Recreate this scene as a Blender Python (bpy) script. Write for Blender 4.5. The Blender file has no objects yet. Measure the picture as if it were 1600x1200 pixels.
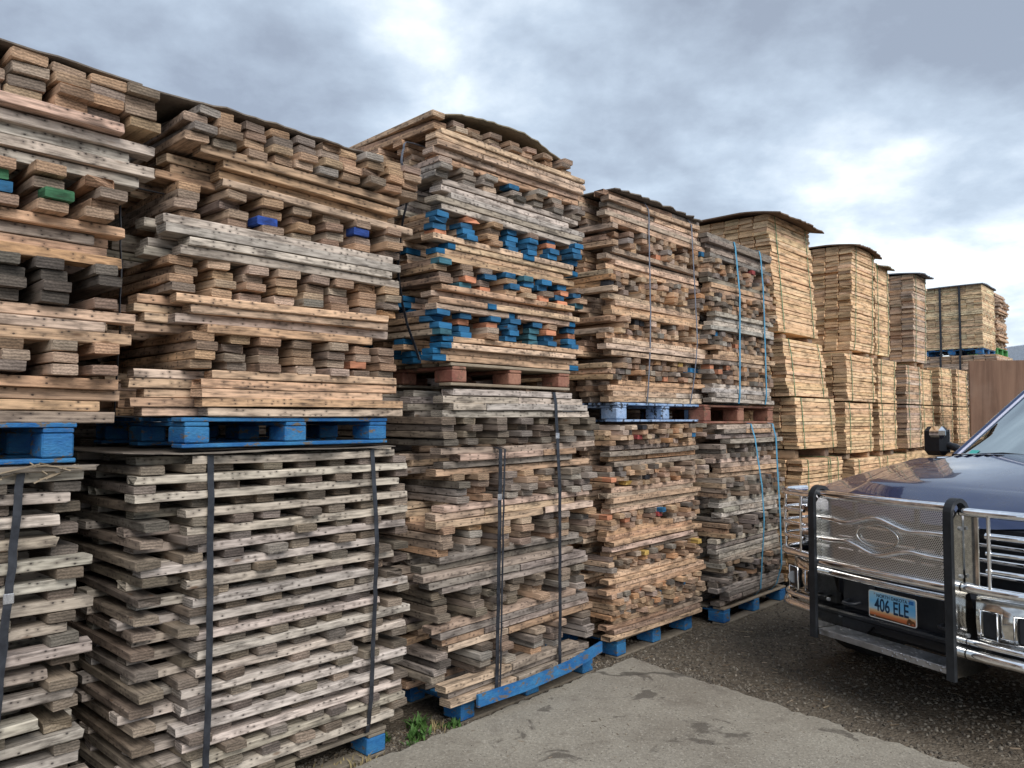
import bpy, math, random
from mathutils import Vector, Matrix
PI = math.pi
sc = bpy.context.scene
COL = sc.collection

# ------------------------------------------------------------------ camera
PITCH = math.atan(56/1202)
cam_d = bpy.data.cameras.new('camera'); cam = bpy.data.objects.new('camera', cam_d); COL.objects.link(cam)
cam.location = (0, 0, 1.65); cam.rotation_euler = (PI/2 + PITCH, 0, 0)
cam_d.sensor_width = 36; cam_d.lens = 36*1202/1600; cam_d.clip_end = 2000; cam_d.clip_start = 0.05
sc.camera = cam

# ------------------------------------------------------------------ world, sun, exposure
sc.cycles.diffuse_bounces = 8; sc.cycles.max_bounces = 12; sc.view_settings.view_transform = 'Standard'; sc.view_settings.look = 'None'
sc.view_settings.exposure = 1.42; sc.view_settings.gamma = 1
SUN_AZ = math.radians(150)      # compass direction of the light, from +Y towards +X
SUN_EL = math.radians(42)
sun_d = bpy.data.lights.new('sun', 'SUN'); sun_d.energy = 1.3; sun_d.angle = math.radians(45); sun_d.color = (1, .95, .88)
sun = bpy.data.objects.new('sun', sun_d); COL.objects.link(sun)
sdir = Vector((math.sin(SUN_AZ)*math.cos(SUN_EL), math.cos(SUN_AZ)*math.cos(SUN_EL), math.sin(SUN_EL)))
sun.rotation_euler = (-sdir).to_track_quat('-Z', 'Y').to_euler()


def NT(nt):
    """tiny node helper"""
    def add(typ, inp=None, **kw):
        n = nt.nodes.new(typ)
        for k, v in kw.items(): setattr(n, k, v)
        for k, v in (inp or {}).items():
            s = n.inputs[k]
            if hasattr(v, 'is_linked'): nt.links.new(v, s)
            else: s.default_value = v
        return n
    return add


def mathn(A, op, a, b=None, clamp=False):
    d = {0: a}
    if b is not None: d[1] = b
    n = A('ShaderNodeMath', d, operation=op); n.use_clamp = clamp
    return n.outputs[0]


def mixc(A, f, a, b, blend='MIX'):
    n = A('ShaderNodeMix', None, data_type='RGBA', blend_type=blend)
    nt = n.id_data
    for k, v in ((0, f), (6, a), (7, b)):
        if hasattr(v, 'is_linked'): nt.links.new(v, n.inputs[k])
        else: n.inputs[k].default_value = v if k == 0 else ((*v, 1) if len(v) == 3 else v)
    return n.outputs[2]


def ramp(A, f, stops, interp='LINEAR'):
    n = A('ShaderNodeValToRGB', {0: f}); cr = n.color_ramp; cr.interpolation = interp
    while len(cr.elements) < len(stops): cr.elements.new(0.5)
    for e, (p, c) in zip(cr.elements, stops):
        e.position = p; e.color = (c, c, c, 1) if not hasattr(c, '__len__') else (*c, 1)
    return n.outputs[0]


def pixdir(x, y):
    v = Vector(((x-800)/1202, -(y-600)/1202*math.sin(PITCH)*-1*-1 + math.cos(PITCH), math.sin(PITCH) - (y-600)/1202*math.cos(PITCH)))
    return v.normalized()


W = bpy.data.worlds.new('World'); sc.world = W; W.use_nodes = True
nt = W.node_tree; nt.nodes.clear(); A = NT(nt)
tc = A('ShaderNodeTexCoord'); gen = tc.outputs['Generated']
sky = A('ShaderNodeTexSky', None, sky_type='NISHITA'); sky.sun_disc = False
sky.sun_elevation = SUN_EL; sky.sun_rotation = SUN_AZ
sep = A('ShaderNodeSeparateXYZ', {0: gen})
zz = mathn(A, 'ADD', mathn(A, 'MAXIMUM', sep.outputs[2], 0.0), 0.32)
px_ = mathn(A, 'DIVIDE', sep.outputs[0], zz); py_ = mathn(A, 'DIVIDE', sep.outputs[1], zz)
cv = A('ShaderNodeCombineXYZ', {0: px_, 1: py_, 2: 0.0}).outputs[0]
n1 = A('ShaderNodeTexNoise', {'Vector': cv, 'Scale': 1.3, 'Detail': 8.0, 'Roughness': 0.5, 'Distortion': 0.05}).outputs[0]
n2 = A('ShaderNodeTexNoise', {'Vector': cv, 'Scale': 3.6, 'Detail': 9.0, 'Roughness': 0.56, 'Distortion': 0.1}).outputs[0]
n3 = A('ShaderNodeTexNoise', {'Vector': cv, 'Scale': 9.0, 'Detail': 8.0, 'Roughness': 0.6}).outputs[0]
v = mathn(A, 'ADD', mathn(A, 'ADD', mathn(A, 'MULTIPLY', n1, 0.50), mathn(A, 'MULTIPLY', n2, 0.44)), mathn(A, 'MULTIPLY', n3, 0.10))
for (bx, by, k, amp) in ((665, 50, 260, .12), (620, -20, 60, .03), (1230, 225, 260, .10), (1110, 200, 400, .06), (1330, 280, 260, .09), (800, 130, 25, .02),
                         (1450, 215, 300, .08), (1575, 370, 60, .12), (1180, 330, 30, .02), (1450, 380, 60, .05),
                         (350, 60, 18, -.06), (1000, 60, 20, -.05), (1420, 60, 30, -.11), (1290, 330, 300, -.07), (1500, 290, 300, -.06)):
    d = pixdir(bx, by)
    dt = A('ShaderNodeVectorMath', {0: gen, 1: tuple(d)}, operation='DOT_PRODUCT').outputs['Value']
    g = mathn(A, 'EXPONENT', mathn(A, 'MULTIPLY', mathn(A, 'SUBTRACT', dt, 1.0), float(k)))
    v = mathn(A, 'ADD', v, mathn(A, 'MULTIPLY', g, amp))
cl = ramp(A, v, [(.40, (1.00, 1.15, 1.40)), (.47, (1.32, 1.54, 1.84)), (.53, (1.66, 1.94, 2.28)), (.59, (2.2, 2.48, 2.78)), (.66, (3.2, 3.4, 3.5))])
low = A('ShaderNodeMapRange', {0: sep.outputs[2], 1: -0.02, 2: 0.10, 3: 1.0, 4: 0.0}).outputs[0]
cl = mixc(A, mathn(A, 'MULTIPLY', low, 0.5), cl, (2.6, 2.8, 3.0))
skc = mixc(A, 0.93, sky.outputs[0], cl)
bg = A('ShaderNodeBackground', {0: skc, 1: 0.135})
ow = A('ShaderNodeOutputWorld', {0: bg.outputs[0]})

# ------------------------------------------------------------------ materials


def new_mat(name):
    m = bpy.data.materials.new(name); m.use_nodes = True
    nt = m.node_tree; nt.nodes.clear(); A = NT(nt)
    p = A('ShaderNodeBsdfPrincipled'); o = A('ShaderNodeOutputMaterial', {0: p.outputs[0]})
    return m, A, p, nt, o


def link(nt, a, b): nt.links.new(a, b)


def wood_mat():
    m, A, p, nt, o = new_mat('sawn_wood')
    at = A('ShaderNodeAttribute', None, attribute_name='tint')
    uv = A('ShaderNodeUVMap', None, uv_map='grain').outputs[0]
    def mp(sx, sy): return A('ShaderNodeMapping', {0: uv, 3: (sx, sy, 1)}).outputs[0]
    g1 = A('ShaderNodeTexNoise', {'Vector': mp(3.5, 120), 'Scale': 1.0, 'Detail': 4.0, 'Roughness': .6, 'Distortion': .4}).outputs[0]
    g2 = A('ShaderNodeTexNoise', {'Vector': mp(5, 16), 'Scale': 1.0, 'Detail': 5.0, 'Roughness': .65}).outputs[0]
    g3 = A('ShaderNodeTexNoise', {'Vector': mp(120, 160), 'Scale': 1.0, 'Detail': 2.0}).outputs[0]
    col = at.outputs['Color']
    grain = ramp(A, g1, [(.30, .62), (.5, 1.0), (.72, 1.16)])
    col = mixc(A, 1.0, col, grain, 'MULTIPLY')
    stain = ramp(A, g2, [(.36, 0.42), (.5, 0.95), (.62, 1.12)])
    col = mixc(A, 1.0, col, stain, 'MULTIPLY')
    ckn = A('ShaderNodeTexNoise', {'Vector': mp(1.6, 55), 'Scale': 1.0, 'Detail': 3.0, 'Distortion': .3}).outputs[0]
    ckm = mathn(A, 'MULTIPLY', ramp(A, mathn(A, 'ABSOLUTE', mathn(A, 'SUBTRACT', ckn, .5)), [(.004, 1.0), (.012, 0.0)]), ramp(A, g2, [(.40, 1.0), (.52, 0.0)]))
    col = mixc(A, mathn(A, 'MULTIPLY', ckm, .8), col, (.03, .022, .018))
    # knots
    vk = A('ShaderNodeTexVoronoi', {'Vector': mp(4.5, 13), 'Scale': 1.0, 'Randomness': 1.0})
    kn = ramp(A, vk.outputs['Distance'], [(.05, 1.0), (.12, 0.0)])
    col = mixc(A, mathn(A, 'MULTIPLY', kn, .65), col, (.11, .055, .025))
    # nail holes with rust smears
    al = at.outputs['Alpha']
    isn = mathn(A, 'MULTIPLY', mathn(A, 'GREATER_THAN', al, .25), mathn(A, 'LESS_THAN', al, .75))
    sx_ = A('ShaderNodeSeparateXYZ', {0: uv})
    vv_ = mathn(A, 'SUBTRACT', mathn(A, 'FRACT', sx_.outputs[1]), .5)
    cvn = A('ShaderNodeCombineXYZ', {0: mathn(A, 'MULTIPLY', sx_.outputs[0], 34.0), 1: mathn(A, 'ADD', mathn(A, 'MULTIPLY', vv_, 44.0), .5), 2: 0.0}).outputs[0]
    vn = A('ShaderNodeTexVoronoi', {'Vector': cvn, 'Scale': 1.0, 'Randomness': .7}, voronoi_dimensions='2D')
    row = mathn(A, 'LESS_THAN', mathn(A, 'ABSOLUTE', vv_), .017)
    keep = mathn(A, 'GREATER_THAN', A('ShaderNodeSeparateColor', {0: vn.outputs['Color']}).outputs[0], mathn(A, 'MULTIPLY', A('ShaderNodeTexNoise', {'Vector': mp(2.5, .01), 'Scale': 1.0}).outputs[0], 1.2))
    isn = mathn(A, 'MULTIPLY', isn, mathn(A, 'MULTIPLY', row, keep))
    rad = mathn(A, 'MULTIPLY', A('ShaderNodeSeparateColor', {0: vn.outputs['Color']}).outputs[1], .10)
    nm = ramp(A, mathn(A, 'ADD', vn.outputs['Distance'], rad), [(.12, 1.0), (.20, 0.0)])
    cvs = A('ShaderNodeCombineXYZ', {0: mathn(A, 'MULTIPLY', sx_.outputs[0], 9.0), 1: mathn(A, 'MULTIPLY', vv_, 60.0), 2: 0.0}).outputs[0]
    vst = A('ShaderNodeTexVoronoi', {'Vector': cvs, 'Scale': 1.0, 'Randomness': 1.0}, voronoi_dimensions='2D').outputs['Distance']
    isr = mathn(A, 'MULTIPLY', mathn(A, 'GREATER_THAN', al, .25), mathn(A, 'LESS_THAN', al, .75))
    col = mixc(A, mathn(A, 'MULTIPLY', isr, ramp(A, vst, [(.05, .45), (.45, 0.0)])), col, (.055, .04, .035))
    ns = ramp(A, vn.outputs['Distance'], [(.1, .8), (.50, 0.0)])
    col = mixc(A, mathn(A, 'MULTIPLY', isn, mathn(A, 'MULTIPLY', ns, .55)), col, (.05, .035, .03))
    col = mixc(A, mathn(A, 'MULTIPLY', isn, mathn(A, 'MULTIPLY', nm, .8)), col, (.012, .010, .012))
    # end grain: growth rings
    wv = A('ShaderNodeTexWave', {'Vector': uv, 'Scale': 26.0, 'Distortion': 4.0, 'Detail': 2.0, 'Detail Scale': 1.5}, wave_type='RINGS')
    ring = ramp(A, wv.outputs[0], [(0.1, .62), (.7, 1.02)])
    ise = mathn(A, 'GREATER_THAN', al, .75)
    base0 = mixc(A, 1.0, at.outputs['Color'], mixc(A, 1.0, ring, ramp(A, g3, [(.3, .7), (.65, 1.15)]), 'MULTIPLY'), 'MULTIPLY')
    base0 = mixc(A, 1.0, base0, ramp(A, g2, [(.38, .6), (.6, 1.05)]), 'MULTIPLY')
    col = mixc(A, ise, col, base0)
    link(nt, col, p.inputs['Base Color']); p.inputs['Roughness'].default_value = .82
    p.inputs['Specular IOR Level'].default_value = .25
    bh = mathn(A, 'ADD', g1, mathn(A, 'MULTIPLY', g3, .5))
    b = A('ShaderNodeBump', {'Height': bh, 'Strength': .35, 'Distance': .004}); link(nt, b.outputs[0], p.inputs['Normal'])
    return m


def noisy_mat(name, c1, c2, scale=6, rough=.7, metal=0., c3=None, c3th=.6, bump=.2, stretch=(1, 1, 1), coord='Object', spec=.4, detail=6., bdist=.004):
    m, A, p, nt, o = new_mat(name)
    tcn = A('ShaderNodeTexCoord').outputs[coord]
    mp = A('ShaderNodeMapping', {0: tcn, 3: stretch}).outputs[0]
    n = A('ShaderNodeTexNoise', {'Vector': mp, 'Scale': float(scale), 'Detail': detail, 'Roughness': .62}).outputs[0]
    f = A('ShaderNodeTexNoise', {'Vector': mp, 'Scale': float(scale)*9, 'Detail': 3.0}).outputs[0]
    c = mixc(A, ramp(A, n, [(.38, 0.0), (.62, 1.0)]), c1, c2)
    c = mixc(A, 1.0, c, ramp(A, f, [(.3, .82), (.7, 1.1)]), 'MULTIPLY')
    if c3:
        n3 = A('ShaderNodeTexNoise', {'Vector': mp, 'Scale': float(scale)*2.2, 'Detail': 8.0, 'Roughness': .7}).outputs[0]
        c = mixc(A, ramp(A, n3, [(c3th-.015, 0.0), (c3th+.015, 1.0)]), c, c3)
    link(nt, c, p.inputs['Base Color']); p.inputs['Roughness'].default_value = rough; p.inputs['Metallic'].default_value = metal
    p.inputs['Specular IOR Level'].default_value = spec
    if bump:
        b = A('ShaderNodeBump', {'Height': mathn(A, 'ADD', n, f), 'Strength': bump, 'Distance': bdist}); link(nt, b.outputs[0], p.inputs['Normal'])
    return m


M = {}
M['wood'] = wood_mat()
M['blue'] = noisy_mat('blue_painted_wood', (.008, .09, .27), (.03, .16, .34), 7, .72, c3=(.12, .10, .08), c3th=.565, bump=.8, stretch=(1, 1, 2.2))
M['dirty'] = noisy_mat('muddy_wood', (.12, .10, .08), (.20, .17, .13), 6, .9, bump=.5)
M['pale'] = noisy_mat('worn_pale_blue_paint', (.32, .42, .60), (.16, .27, .46), 9, .75, c3=(.03, .035, .045), c3th=.56, bump=.6)
M['red'] = noisy_mat('red_brown_painted_wood', (.20, .075, .055), (.30, .15, .10), 7, .75, c3=(.12, .07, .045), c3th=.57, bump=.5)
M['green'] = noisy_mat('green_painted_wood', (.05, .22, .06), (.08, .30, .09), 5, .7)
M['rawpallet'] = noisy_mat('grey_pallet_wood', (.22, .17, .12), (.30, .25, .19), 5, .85, bump=.5, stretch=(1, 1, 6))
M['board_cover'] = noisy_mat('brown_hardboard', (.10, .062, .04), (.16, .10, .065), 3, .75, c3=(.05, .035, .025), c3th=.64, bump=.2)
M['board_green'] = noisy_mat('mossy_board', (.15, .125, .085), (.22, .185, .13), 6, .85, bump=.3)
M['grey_cover'] = noisy_mat('weathered_board', (.20, .17, .14), (.12, .10, .085), 5, .85, bump=.4)
M['slate_cover'] = noisy_mat('slate_grey_board', (.10, .11, .14), (.15, .16, .19), 5, .8)
M['strap_black'] = noisy_mat('black_strap', (.010, .012, .018), (.03, .034, .044), 14, .42, bump=.1, spec=.5)
M['strap_grey'] = noisy_mat('grey_steel_strap', (.10, .11, .14), (.16, .17, .21), 14, .45, bump=.1)
M['strap_blue'] = noisy_mat('blue_plastic_strap', (.05, .22, .36), (.09, .30, .46), 14, .45, bump=.1)
M['strap_green'] = noisy_mat('green_plastic_strap', (.06, .16, .07), (.12, .24, .12), 14, .5, bump=.1)
M['clip'] = noisy_mat('steel_clip', (.45, .45, .48), (.6, .6, .6), 20, .35, metal=.8)
M['chrome'] = noisy_mat('chrome', (.90, .91, .94), (.95, .95, .97), 4, .05, metal=1.0, bump=.02, detail=2.)
M['chrome_dirty'] = noisy_mat('dusty_chrome', (.62, .60, .55), (.74, .73, .71), 6, .12, metal=1.0, c3=(.22, .18, .13), c3th=.66, bump=.03)
M['rubber'] = noisy_mat('black_rubber', (.010, .012, .015), (.02, .023, .028), 10, .5)
M['plastic'] = noisy_mat('black_plastic', (.008, .010, .014), (.016, .018, .024), 8, .42)
M['tyre'] = noisy_mat('tyre_rubber', (.012, .012, .013), (.03, .028, .026), 8, .85)
M['alloy'] = noisy_mat('alloy_rim', (.5, .5, .52), (.6, .6, .6), 6, .25, metal=1.)
M['weed'] = noisy_mat('weed_leaf', (.035, .10, .018), (.08, .16, .035), 8, .7, bump=0)
M['drygrass'] = noisy_mat('dry_grass', (.30, .24, .12), (.20, .16, .08), 8, .9, bump=0)
M['trailer'] = noisy_mat('white_painted_panel', (.62, .68, .76), (.70, .74, .80), 3, .45, bump=.05)
M['steel'] = noisy_mat('grey_steel', (.28, .29, .31), (.36, .37, .38), 6, .45, metal=.6)
M['interior'] = noisy_mat('grey_interior', (.06, .06, .065), (.09, .09, .09), 6, .85)
M['peg'] = noisy_mat('nail_steel', (.2, .12, .08), (.3, .25, .2), 20, .6, metal=.5)
M['bison'] = noisy_mat('bison_brown', (.10, .04, .015), (.15, .06, .02), 60, .5, bump=0)
M['platetext'] = noisy_mat('dark_blue_ink', (.005, .03, .07), (.006, .035, .09), 6, .4, bump=0)
M['sticker'] = noisy_mat('blue_sticker', (.02, .16, .5), (.03, .2, .55), 30, .4, bump=0)
M['teal'] = noisy_mat('teal_label', (.05, .45, .42), (.08, .5, .45), 30, .4, bump=0)

# blue truck paint with clear coat
m, A, p, nt, o = new_mat('dark_blue_paint'); M['paint'] = m
tcn = A('ShaderNodeTexCoord').outputs['Object']
nz = A('ShaderNodeTexNoise', {'Vector': tcn, 'Scale': 900.0, 'Detail': 1.0}).outputs[0]
dust = A('ShaderNodeTexNoise', {'Vector': tcn, 'Scale': 3.0, 'Detail': 8.0, 'Roughness': .7}).outputs[0]
c = mixc(A, ramp(A, nz, [(.5, 0.0), (.8, 1.0)]), (.006, .018, .075), (.02, .05, .16))
c = mixc(A, ramp(A, dust, [(.5, 0.0), (.8, .18)]), c, (.20, .17, .13))
link(nt, c, p.inputs['Base Color']); p.inputs['Metallic'].default_value = .35
link(nt, ramp(A, dust, [(.4, .16), (.7, .34)]), p.inputs['Roughness'])
p.inputs['Coat Weight'].default_value = 1.0; p.inputs['Coat Roughness'].default_value = .015

# glass
m, A, p, nt, o = new_mat('tinted_glass'); M['glass'] = m
p.inputs['Base Color'].default_value = (.02, .03, .03, 1); p.inputs['Roughness'].default_value = .02
p.inputs['IOR'].default_value = 3.0
tr = A('ShaderNodeBsdfTransparent', {0: (.55, .66, .62, 1)})
mx = A('ShaderNodeMixShader', {0: .82, 1: tr.outputs[0], 2: p.outputs[0]})
gl = A('ShaderNodeBsdfGlossy', {0: (.86, .95, .95, 1), 1: .015})
mx = A('ShaderNodeMixShader', {0: .5, 1: mx.outputs[0], 2: gl.outputs[0]})
link(nt, mx.outputs[0], o.inputs[0])
m, A, p, nt, o = new_mat('clear_lens'); M['lens'] = m
p.inputs['Base Color'].default_value = (.8, .85, .9, 1); p.inputs['Roughness'].default_value = .05
tr = A('ShaderNodeBsdfTransparent', {0: (.95, .96, .97, 1)})
mx = A('ShaderNodeMixShader', {0: .35, 1: tr.outputs[0], 2: p.outputs[0]}); link(nt, mx.outputs[0], o.inputs[0])

# perforated chrome sheet: round holes on a staggered grid, true openings
m, A, p, nt, o = new_mat('perforated_chrome'); M['mesh'] = m
uv = A('ShaderNodeUVMap', None, uv_map='grain').outputs[0]
s = A('ShaderNodeSeparateXYZ', {0: uv}); P_ = .0105
def frac_c(a, off): return mathn(A, 'SUBTRACT', mathn(A, 'FRACT', mathn(A, 'ADD', mathn(A, 'DIVIDE', a, P_), off)), .5)
def hole(ox, oy, sy):
    a = frac_c(s.outputs[0], ox); b = mathn(A, 'MULTIPLY', mathn(A, 'SUBTRACT', mathn(A, 'FRACT', mathn(A, 'ADD', mathn(A, 'DIVIDE', s.outputs[1], P_*1.732), oy)), .5), 1.732)
    return mathn(A, 'SQRT', mathn(A, 'ADD', mathn(A, 'MULTIPLY', a, a), mathn(A, 'MULTIPLY', b, b)))
hd = mathn(A, 'MINIMUM', hole(0., 0., 1), hole(.5, .5, 1))
hm = mathn(A, 'LESS_THAN', hd, .33)
p.inputs['Base Color'].default_value = (.92, .92, .91, 1); p.inputs['Metallic'].default_value = .9; p.inputs['Roughness'].default_value = .30
tr = A('ShaderNodeBsdfTransparent')
mx = A('ShaderNodeMixShader', {0: hm, 1: p.outputs[0], 2: tr.outputs[0]}); link(nt, mx.outputs[0], o.inputs[0])

# diamond tread aluminium
m, A, p, nt, o = new_mat('diamond_tread_plate'); M['tread'] = m
tcn = A('ShaderNodeTexCoord').outputs['Object']
mp = A('ShaderNodeMapping', {0: tcn, 2: (0, 0, .785), 3: (30, 30, 30)}).outputs[0]
ch = A('ShaderNodeTexChecker', {0: mp, 3: 1.0}).outputs[1]
vv = A('ShaderNodeTexVoronoi', {'Vector': tcn, 'Scale': 45.0}).outputs['Distance']
n_ = A('ShaderNodeTexNoise', {'Vector': tcn, 'Scale': 12.0, 'Detail': 6.0}).outputs[0]
link(nt, mixc(A, ramp(A, n_, [(.4, 0.0), (.7, 1.0)]), (.42, .43, .46), (.22, .22, .22)), p.inputs['Base Color'])
p.inputs['Metallic'].default_value = .9; p.inputs['Roughness'].default_value = .38
b = A('ShaderNodeBump', {'Height': ramp(A, vv, [(.2, 1.0), (.35, 0.0)]), 'Strength': .9, 'Distance': .004}); link(nt, b.outputs[0], p.inputs['Normal'])

# licence plate print
m, A, p, nt, o = new_mat('plate_print'); M['plate'] = m
uv = A('ShaderNodeUVMap', None, uv_map='grain').outputs[0]
s = A('ShaderNodeSeparateXYZ', {0: uv})
cc = ramp(A, s.outputs[1], [(0.0, (.10, .03, .01)), (.05, (.45, .10, .03)), (.16, (.62, .20, .07)), (.27, (.70, .48, .25)), (.36, (.40, .62, .75)), (.62, (.20, .55, .85)), (1.0, (.42, .66, .80))])
cc = mixc(A, mathn(A, 'MULTIPLY', s.outputs[0], .45), cc, mixc(A, ramp(A, s.outputs[1], [(.25, 0.0), (.42, 1.0)]), cc, (.02, .30, .70)))
link(nt, cc, p.inputs['Base Color']); p.inputs['Roughness'].default_value = .35
M['plate_white'] = noisy_mat('white_metal_rim', (.70, .70, .66), (.8, .8, .76), 30, .35, bump=0)

# dirt
m, A, p, nt, o = new_mat('yard_dirt'); M['dirt'] = m
tcn = A('ShaderNodeTexCoord').outputs['Object']
a1 = A('ShaderNodeTexNoise', {'Vector': tcn, 'Scale': .8, 'Detail': 8.0, 'Roughness': .6}).outputs[0]
a2 = A('ShaderNodeTexNoise', {'Vector': tcn, 'Scale': 28.0, 'Detail': 6.0, 'Roughness': .7}).outputs[0]
a3 = A('ShaderNodeTexVoronoi', {'Vector': tcn, 'Scale': 70.0})
c = mixc(A, ramp(A, a1, [(.38, 0.0), (.62, 1.0)]), (.075, .060, .045), (.135, .112, .086))
c = mixc(A, 1.0, c, ramp(A, a2, [(.3, .5), (.5, 1.0), (.75, 1.55)]), 'MULTIPLY')
c = mixc(A, mathn(A, 'MULTIPLY', ramp(A, a3.outputs['Color'], [(.72, 0.0), (.78, 1.0)]), .5), c, (.22, .19, .15))
link(nt, c, p.inputs['Base Color']); p.inputs['Roughness'].default_value = .92; p.inputs['Specular IOR Level'].default_value = .2
hb = mathn(A, 'ADD', mathn(A, 'MULTIPLY', a2, 1.0), mathn(A, 'MULTIPLY', a3.outputs['Distance'], -.6))
b = A('ShaderNodeBump', {'Height': hb, 'Strength': .8, 'Distance': .02}); link(nt, b.outputs[0], p.inputs['Normal'])

# concrete
m, A, p, nt, o = new_mat('worn_concrete'); M['concrete'] = m
tcn = A('ShaderNodeTexCoord').outputs['Object']
a1 = A('ShaderNodeTexNoise', {'Vector': tcn, 'Scale': 1.6, 'Detail': 9.0, 'Roughness': .62}).outputs[0]
a2 = A('ShaderNodeTexNoise', {'Vector': tcn, 'Scale': 60.0, 'Detail': 5.0, 'Roughness': .7}).outputs[0]
a3 = A('ShaderNodeTexVoronoi', {'Vector': tcn, 'Scale': 110.0})
a4 = A('ShaderNodeTexNoise', {'Vector': tcn, 'Scale': 3.1, 'Detail': 7.0, 'Roughness': .6, 'Distortion': .6}).outputs[0]
c = mixc(A, ramp(A, a1, [(.36, 0.0), (.66, 1.0)]), (.20, .178, .145), (.285, .262, .218))
c = mixc(A, 1.0, c, ramp(A, a2, [(.3, .72), (.7, 1.22)]), 'MULTIPLY')
c = mixc(A, mathn(A, 'MULTIPLY', ramp(A, a3.outputs['Color'], [(.80, 0.0), (.86, 1.0)]), .45), c, (.40, .37, .32))
c = mixc(A, mathn(A, 'MULTIPLY', ramp(A, a3.outputs['Color'], [(.10, 1.0), (.16, 0.0)]), .45), c, (.07, .06, .05))
c = mixc(A, mathn(A, 'MULTIPLY', ramp(A, a4, [(.60, 0.0), (.635, 1.0)]), .75), c, (.065, .054, .044))
c = mixc(A, mathn(A, 'MULTIPLY', ramp(A, A('ShaderNodeTexNoise', {'Vector': tcn, 'Scale': 7.0, 'Detail': 9.0, 'Roughness': .72}).outputs[0], [(.54, 0.0), (.66, 1.0)]), .5), c, (.12, .10, .08))
wrp = A('ShaderNodeVectorMath', {0: tcn, 1: A('ShaderNodeTexNoise', {'Vector': tcn, 'Scale': 2.2, 'Detail': 6.0}).outputs['Color']}, operation='ADD').outputs[0]
ck = A('ShaderNodeTexVoronoi', {'Vector': wrp, 'Scale': .33}, feature='DISTANCE_TO_EDGE').outputs['Distance']
c = mixc(A, mathn(A, 'MULTIPLY', ramp(A, ck, [(.004, 1.0), (.012, 0.0)]), .75), c, (.045, .038, .03))
link(nt, c, p.inputs['Base Color']); p.inputs['Roughness'].default_value = .88
b = A('ShaderNodeBump', {'Height': mathn(A, 'ADD', a2, mathn(A, 'MULTIPLY', a3.outputs['Distance'], .6)), 'Strength': .5, 'Distance': .006}); link(nt, b.outputs[0], p.inputs['Normal'])

# plywood hoarding
m, A, p, nt, o = new_mat('stained_plywood'); M['plywood'] = m
tcn = A('ShaderNodeTexCoord').outputs['Object']
mpv = A('ShaderNodeMapping', {0: tcn, 3: (9, 9, .7)}).outputs[0]
a1 = A('ShaderNodeTexNoise', {'Vector': mpv, 'Scale': 1.0, 'Detail': 7.0, 'Roughness': .65, 'Distortion': .5}).outputs[0]
a2 = A('ShaderNodeTexNoise', {'Vector': tcn, 'Scale': 1.7, 'Detail': 6.0}).outputs[0]
c = mixc(A, ramp(A, a1, [(.36, 0.0), (.66, 1.0)]), (.11, .058, .036), (.20, .115, .075))
c = mixc(A, ramp(A, a2, [(.5, 0.0), (.75, .5)]), c, (.24, .17, .13))
link(nt, c, p.inputs['Base Color']); p.inputs['Roughness'].default_value = .8

# ------------------------------------------------------------------ mesh helpers


def tag(o, label=None, cat=None, group=None, kind=None):
    if label: o['label'] = label
    if cat: o['category'] = cat
    if group: o['group'] = group
    if kind: o['kind'] = kind
    return o


def empty(name, loc, rz=0, **kw):
    o = bpy.data.objects.new(name, None); COL.objects.link(o)
    o.location = loc; o.rotation_euler = (0, 0, rz); o.empty_display_size = .2
    return tag(o, **kw)


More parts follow.
